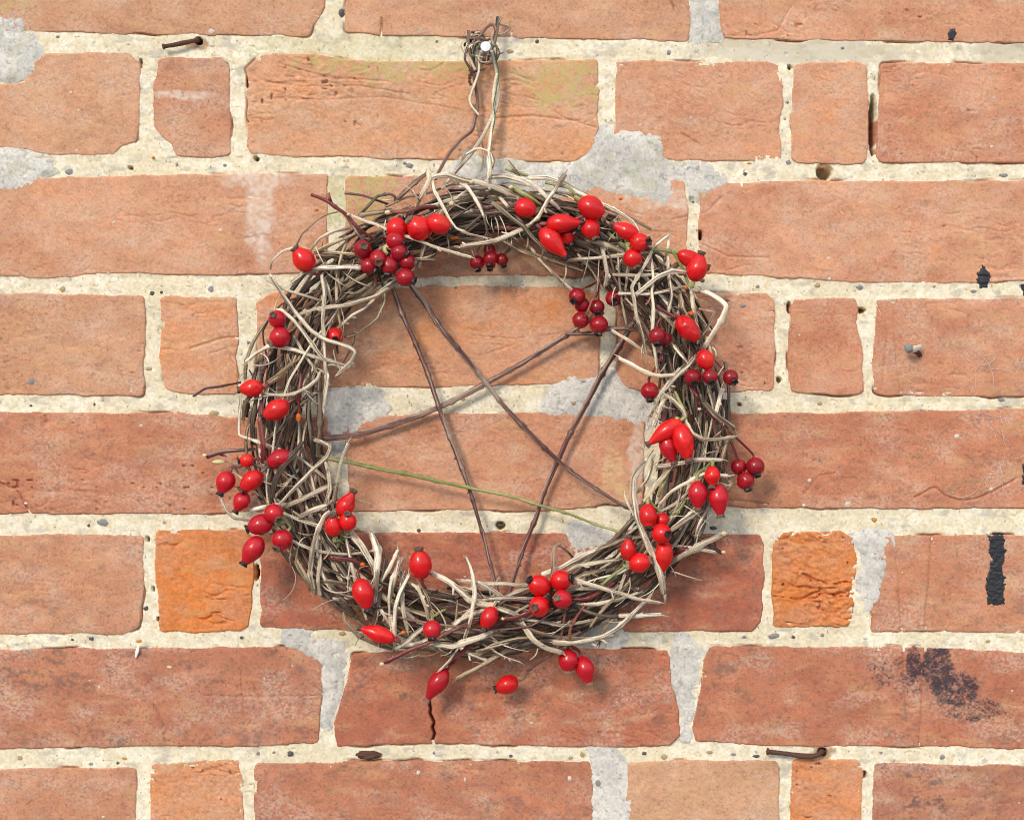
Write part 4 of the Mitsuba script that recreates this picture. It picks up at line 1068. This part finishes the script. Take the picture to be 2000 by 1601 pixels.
sprig('round red rose hip at the far upper left, its crown pointing up left', 118, 'r', (640, 520, 96, 'r', 2.6),
      [(593, 507, 577, 487, 22, 15, .25, 'n')], [('d', 4.2, [(640, 520, 96), (665, 521, 92), (690, 516, 86)])])
sprig('sprig of three large rose hips in a row at the top left of the wreath', 122, 'r', (800, 462, 88, 'r', 3.0),
      [(775, 446, 784, 428, 21, -20, .1, 'b', -4), (818, 446, 800, 431, 23.5, 25, .15, 'l'), (857, 438, 880, 448, 20, 5, .25, 'b')],
      [('r', 4.0, [(800, 462, 88), (830, 470, 86), (850, 455, 90)])])
sprig('dense cluster of round crimson berries beside a dark red twig at the upper left', 122, 'haw', (760, 495, 92, 'r', 2.0),
      [(708, 487, 710, 485, 18, 72, 0, 'n'), (738, 505, 740, 511, 17.5, 62, 0, 'n', 8), (721, 519, 733, 528, 17, 20, 0, 'b'), (761, 519, 758, 534, 17.5, 15, 0, 'b', 4),
       (780, 493, 795, 498, 17, 20, 0, 'b', 6), (796, 512, 812, 516, 16, 10, 0, 'n'), (773, 470, 788, 476, 19, 20, 0, 'b', 2, 'c'), (792, 542, 806, 548, 18, 15, 0, 'b', 8)],
      [('r', 4.4, [(745, 480, 98), (735, 520, 100), (733, 560, 92)])], 'berry cluster', 'haw_cluster')
sprig('cluster of four small glossy dark berries hanging inside the top of the ring', 70, 'haw', (952, 452, 92, 'u', 1.5),
      [(932, 513, 933, 527, 14.5, 25, 0, 'b'), (958, 504, 957, 519, 14.5, 25, 0, 'b', 8), (956, 488, 956, 475, 12, -30, 0, 'b', -8), (980, 507, 984, 519, 12.5, 20, 0, 'b', -2), (958, 517, 957, 526, 10, 35, 0, 'b', 4)],
      [('vine_dark', 2.2, [(952, 452, 96), (948, 435, 104), (944, 420, 106)]), ('vine_dark', 2.4, [(980, 500, 60), (990, 492, 62), (998, 482, 66)])], 'berry cluster', 'haw_cluster')
sprig('lone oval rose hip crossed by a purple twig at the top of the ring', 112, 'r', (1000, 395, 84, 'u', 2.4), [(1026, 407, 1048, 414, 19.5, 0, .2, 'n')])
sprig('five plump rose hips on a red stalk at the top right, some with long necks', 122, 'r', (1062, 446, 96, 'r', 2.8),
      [(1101, 436, 1136, 435, 18.5, 4, .75, 'b'), (1081, 475, 1106, 503, 19.5, 4, .8, 'b', 4), (1108, 462, 1116, 476, 15, 0, .2, 'b', -24), (1154, 448, 1162, 466, 18.5, 18, .2, 'n', -2)],
      [('r', 3.6, [(1038, 446, 98), (1010, 446, 96), (966, 444, 92)])])
sprig('large rose hip on a bright green stem near the top right rim', 122, 'r', (1130, 388, 106, 'g', 3.0), [(1156, 407, 1180, 424, 22.5, 6, .3, 'l')])
sprig('three rose hips with dark crowns on a green stem at the upper right rim', 120, 'r', (1225, 482, 96, 'g', 3.2),
      [(1222, 451, 1196, 439, 17, 4, .6, 'n'), (1249, 474, 1265, 473, 19.5, 35, .1, 'b', 6), (1236, 505, 1243, 522, 18.5, 18, .15, 'n')],
      [('g', 3.4, [(1270, 492, 100), (1292, 488, 104), (1314, 493, 104), (1338, 500, 104)]), ('g', 3.6, [(1225, 482, 96), (1206, 472, 92), (1190, 458, 86)])])
sprig('pair of overlapping rose hips at the far upper right corner of the wreath', 114, 'r', (1345, 555, 96, 'g', 2.6),
      [(1352, 508, 1382, 522, 17, -10, .3, 'n', -10), (1362, 523, 1369, 496, 20, 12, .45, 'n', 8)])
sprig('six dark crimson berries on thin stalks inside the upper right of the ring', 72, 'haw', (1172, 545, 92, 'r', 1.5),
      [(1127, 579, 1121, 588, 16.5, 45, 0, 'b', 6), (1137, 596, 1140, 606, 15, 0, 0, 'b', -10), (1166, 600, 1167, 611, 15, 40, 0, 'b', 4), (1198, 583, 1199, 586, 15.5, 72, 0, 'b', 4), (1134, 625, 1132, 627, 16.5, -60, 0, 'b', 2), (1170, 634, 1168, 648, 18, 15, 0, 'b', 6)],
      [('r', 2.2, [(1172, 545, 92), (1180, 530, 98), (1190, 510, 98)])], 'berry cluster', 'haw_cluster')
sprig('two dark berries overlapping on the inner right side of the ring', 116, 'haw', (1292, 620, 104, 'r', 1.6),
      [(1284, 657, 1284, 669, 17.5, 35, 0, 'b', 6), (1298, 663, 1300, 674, 14, 20, 0, 'b', -8)], (), 'berry cluster', 'haw_cluster')
sprig('oval rose hip on a red stalk at the right, its dark crown pointing down right', 122, 'r', (1322, 622, 108, 'r', 2.6), [(1344, 643, 1364, 667, 20, 4, .4, 'b')],
      [('r', 3.0, [(1322, 622, 108), (1292, 604, 104), (1262, 586, 98)])])
sprig('small oval rose hip directly above a row of three dark berries at the right', 118, 'r', (1372, 672, 96, 'r', 2.0), [(1378, 703, 1386, 722, 17.5, 0, .15, 'n')])
sprig('row of three dark berries on the right rim of the wreath', 114, 'haw', (1376, 690, 98, 'r', 1.4),
      [(1353, 737, 1354, 744, 16.5, 50, 0, 'b'), (1387, 736, 1388, 743, 15.5, 50, 0, 'b', 4), (1427, 737, 1432, 744, 15.5, 50, 0, 'b', -6)], (), 'berry cluster', 'haw_cluster')
sprig('lone dark berry hanging on a thin stalk at the inner right edge of the ring', 100, 'haw', (1300, 675, 104, 'r', 1.8), [(1269, 764, 1269, 777, 17.5, 20, 0, 'b')], (), 'berry', 'haw')
sprig('three smooth long-necked orange-red rose hips at the right, one much larger', 124, 'r', (1325, 822, 104, 'g', 2.8),
      [(1298, 844, 1266, 867, 17.5, 4, .85, 'n', -2), (1306, 875, 1316, 903, 17.5, 4, .6, 'n', -10, 'c'), (1335, 862, 1345, 898, 21, 8, .4, 'n', 6)])
sprig('three crimson dark berries hanging off the right rim on long red stalks', 70, 'haw', (1418, 838, 96, 'r', 1.6),
      [(1443, 911, 1446, 924, 15.5, 0, 0, 'b', -8), (1475, 911, 1477, 923, 18, 25, 0, 'b', 4), (1456, 939, 1459, 952, 17.5, 20, 0, 'b', 8)],
      [('r', 2.4, [(1378, 802, 104), (1400, 822, 100), (1418, 838, 96)]), ('r', 1.5, [(1392, 822, 104), (1406, 878, 100), (1420, 925, 90)])], 'berry cluster', 'haw_cluster')
sprig('three glossy crimson rose hips hanging together at the lower right rim', 122, 'c', (1378, 915, 100, 'g', 2.6),
      [(1391, 930, 1390, 950, 15.5, 8, .3, 'n', 8, 'r'), (1363, 966, 1364, 993, 19, 4, .45, 'n'), (1404, 976, 1407, 1006, 19.5, 4, .5, 'n', 2)])
sprig('four rose hips in a column at the lower right bend, one black crown facing out', 122, 'r', (1290, 1000, 96, 'g', 2.6),
      [(1266, 1007, 1266, 1030, 18, 20, .2, 'b', 2), (1293, 1015, 1300, 1003, 14, -20, .1, 'b', -16), (1292, 1042, 1300, 1042, 19.5, 60, .05, 'b', 8), (1296, 1086, 1294, 1118, 18.5, -6, .45, 'n', -8)])
sprig('two small rose hips on a green stalk inside the lower right of the ring', 120, 'r', (1222, 1106, 100, 'g', 2.6),
      [(1227, 1072, 1228, 1050, 15.5, 8, .35, 'n'), (1250, 1099, 1270, 1093, 19.5, 18, .15, 'l', 4)],
      [('g', 3.0, [(1222, 1106, 100), (1198, 1122, 102), (1175, 1142, 98)])])
sprig('square of four rose hips with dark crowns at the bottom of the wreath', 124, 'r', (1078, 1158, 96, 'r', 2.8),
      [(1053, 1143, 1035, 1132, 21, 25, .1, 'b'), (1096, 1133, 1113, 1128, 20.5, 25, .1, 'b', -4), (1053, 1184, 1047, 1184, 20.5, 66, .05, 'n', 6), (1098, 1170, 1089, 1166, 19, 55, .05, 'l', 8, 'c')],
      [('r', 3.4, [(1115, 1172, 100), (1150, 1168, 102), (1182, 1150, 98), (1200, 1138, 92)]), ('r', 4.0, [(1040, 1194, 104), (1006, 1206, 108), (975, 1209, 108)])])
sprig('small speckled rose hip low on the wreath, hanging over pale vines', 124, 'r', (970, 1186, 104, 'u', 2.0), [(955, 1206, 945, 1227, 16.5, 8, .25, 'b')],
      [('u', 2.4, [(970, 1186, 104), (990, 1172, 104), (1030, 1173, 98)])])
sprig('two crimson rose hips hanging side by side below the bottom rim', 66, 'c', (1112, 1258, 84, 'r', 2.4),
      [(1110, 1290, 1110, 1312, 19.5, 8, .2, 'l', 6), (1143, 1308, 1151, 1334, 18.5, 6, .55, 'l')],
      [('r', 3.2, [(1112, 1258, 84), (1114, 1228, 96), (1125, 1205, 100), (1142, 1182, 98)])])
sprig('single rose hip on a long thin purple stalk under the wreath', 54, 'r', (1030, 1310, 60, 'u', 2.4), [(990, 1337, 968, 1345, 18.5, 4, .25, 'b')],
      [('u', 2.6, [(1030, 1310, 60), (1055, 1292, 70), (1085, 1272, 84), (1094, 1250, 92), (1100, 1220, 98), (1104, 1190, 100)])])
sprig('long tapering rose hip at the lowest point of the wreath, pointing down left', 62, 'c', (890, 1285, 86, 'r', 3.2), [(853, 1336, 834, 1366, 18.5, 4, .8, 'l')],
      [('r', 4.0, [(890, 1285, 86), (920, 1258, 100), (955, 1230, 100), (985, 1212, 92)])])
sprig('upright oval rose hip standing at the inner bottom left of the ring', 118, 'r', (831, 1148, 100, 'r', 2.6), [(821, 1102, 818, 1073, 22.5, 12, .1, 'n')])
sprig('large glossy rose hip at the lower left of the ring, its black crown pointing down', 124, 'r', (704, 1112, 102, 'r', 2.6), [(710, 1160, 719, 1190, 21, 8, .5, 'b')])
sprig('long rose hip lying on its side at the lower left rim', 116, 'r', (772, 1240, 96, 'r', 2.4), [(737, 1237, 703, 1225, 16.5, 0, .5, 'n')])
sprig('small round rose hip at the bottom of the wreath, touching a cut purple twig', 118, 'c', (856, 1196, 100, 'g', 2.6), [(844, 1229, 844, 1243, 18, 30, .1, 'b')],
      [('g', 2.6, [(856, 1196, 100), (862, 1194, 96), (870, 1190, 88)])])
sprig('three red rose hips with open crowns facing up on the inner left', 116, 'r', (668, 1055, 90, 'g', 2.8),
      [(677, 985, 690, 960, 18.5, 8, .75, 'n', -6), (651, 1028, 650, 1008, 17.5, 25, .3, 'n', 2), (680, 1018, 680, 1004, 17.5, 40, .15, 'n', 8)],
      [('g', 3.0, [(668, 1055, 90), (662, 1062, 84), (655, 1075, 76)])])
sprig('four plump rose hips bunched on the outer lower left rim', 116, 'c', (560, 1020, 92, 'g', 2.4),
      [(535, 1002, 544, 1012, 19, 40, .1, 'n', 8), (508, 1024, 484, 1033, 20.5, 8, .2, 'b', -2), (551, 1054, 543, 1068, 20.5, 30, .1, 'n', 2), (493, 1074, 477, 1100, 20.5, 6, .45, 'b', 0)])
sprig('three wrinkled glossy rose hips hanging outside the left rim with black crowns', 96, 'c', (478, 905, 96, 'u', 2.2),
      [(440, 942, 431, 963, 19, 8, .4, 'b', -8), (491, 939, 472, 957, 19, 10, .3, 'b', 8, 'r'), (471, 980, 461, 998, 17, 6, .5, 'b')])
sprig('tiny round rose hip next to a pale bud on the left rim', 106, 'r', (508, 896, 104, 'r', 2.2), [(482, 899, 469, 901, 13.5, 5, .05, 'b')])
sprig('oval rose hip half behind a brown vine on the left side of the ring', 108, 'c', (572, 884, 92, 'r', 2.4), [(546, 896, 522, 906, 19, 0, .2, 'n')])
sprig('glossy oval rose hip at the middle left, its black crown pointing down left', 122, 'r', (572, 782, 100, 'r', 2.4), [(539, 801, 515, 816, 20, 4, .3, 'b')],
      [('r', 2.8, [(572, 782, 100), (580, 778, 100), (584, 796, 98), (583, 812, 94)])])
sprig('oval rose hip, brown crown pointing left, over a thin bare twig', 114, 'r', (520, 748, 92, 'r', 2.4), [(491, 758, 468, 761, 17, 0, .3, 'n')])
sprig('two dark rose hips stacked at the upper left rim, the top one facing out', 116, 'c', (552, 690, 88, 'r', 2.6),
      [(541, 623, 537, 618, 17.5, 65, .1, 'n'), (546, 659, 530, 669, 20.5, 18, .15, 'l', 2)])
sprig('lone round rose hip, black crown facing out, at the inner upper left', 84, 'r', (660, 690, 60, 'd', 2.0), [(654, 657, 655, 660, 17, 68, .05, 'b')])

# cut ends, buds
for (x, y, d, r) in [(1413, 1078, 84, 4.2), (1414, 1042, 92, 5.5), (746, 1297, 116, 4.6), (400, 889, 62, 4.4), (982, 1208, 112, 3.6), (681, 419, 116, 3.6), (757, 415, 112, 5.5), (882, 398, 112, 4.6), (921, 356, 106, 4.2), (998, 366, 110, 4.4), (1366, 799, 114, 3.6), (680, 1129, 100, 4.5)]:
    scene[key_for(WR + '__cut_end')] = mikit.ply(lump(at(x, y, d), np.array([r, r, r * .8]) * S, int(x), .2, 2), 'cut_wood', smooth=True)
for (x, y, d, a, b, m) in [(583, 815, 106, 5, 8, 'bud_orange'), (708, 1102, 108, 5, 4, 'bud_orange'), (788, 1235, 110, 5, 4, 'bud_orange'), (1339, 562, 110, 4, 4, 'bud_orange'), (756, 487, 104, 8, 9, 'bud_pale'), (427, 902, 82, 12, 4.5, 'bud_pale'), (462, 893, 80, 4, 4, 'bud_orange'), (1350, 612, 102, 5, 4, 'bud_orange'), (888, 465, 104, 9, 3, 'bud_orange'), (1212, 388, 96, 4, 3, 'bud_orange')]:
    scene[key_for(WR + '__bud')] = mikit.ply(lump(at(x, y, d), np.array([a, 4, b]) * S, int(y), .2, 2), m, smooth=True)

# ------------------------------------------------------------------ cobweb caught on the right-hand bricks
wv, wf, n0 = [], [], 0
for i in range(26):
    seed += 1
    x0, y0 = R.uniform(1900, 2000), R.uniform(690, 960)
    a, ln, bend = R.uniform(0, 6.28), R.uniform(20, 80), R.uniform(-1.2, 1.2)
    q = []
    for t in (0, .25, .5, .75, 1):
        x, y = x0 + ln * t * math.cos(a + bend * t), y0 + ln * t * math.sin(a + bend * t)
        q.append((x, y, surface(x, y) + 0.8 + 2 * math.sin(math.pi * t)))
    V, F, U = tube(spline(np.array(q), 5), R.uniform(.18, .34), seed, sides=4, taper=(1, .6))
    wv.append(V); wf.append(F + n0); n0 += len(V)
scene['cobweb'] = mikit.ply((np.vstack(wv), np.vstack(wf)), 'web', smooth=True)
tag('cobweb', 'faint torn cobweb threads on the bricks at the right edge', 'cobweb')
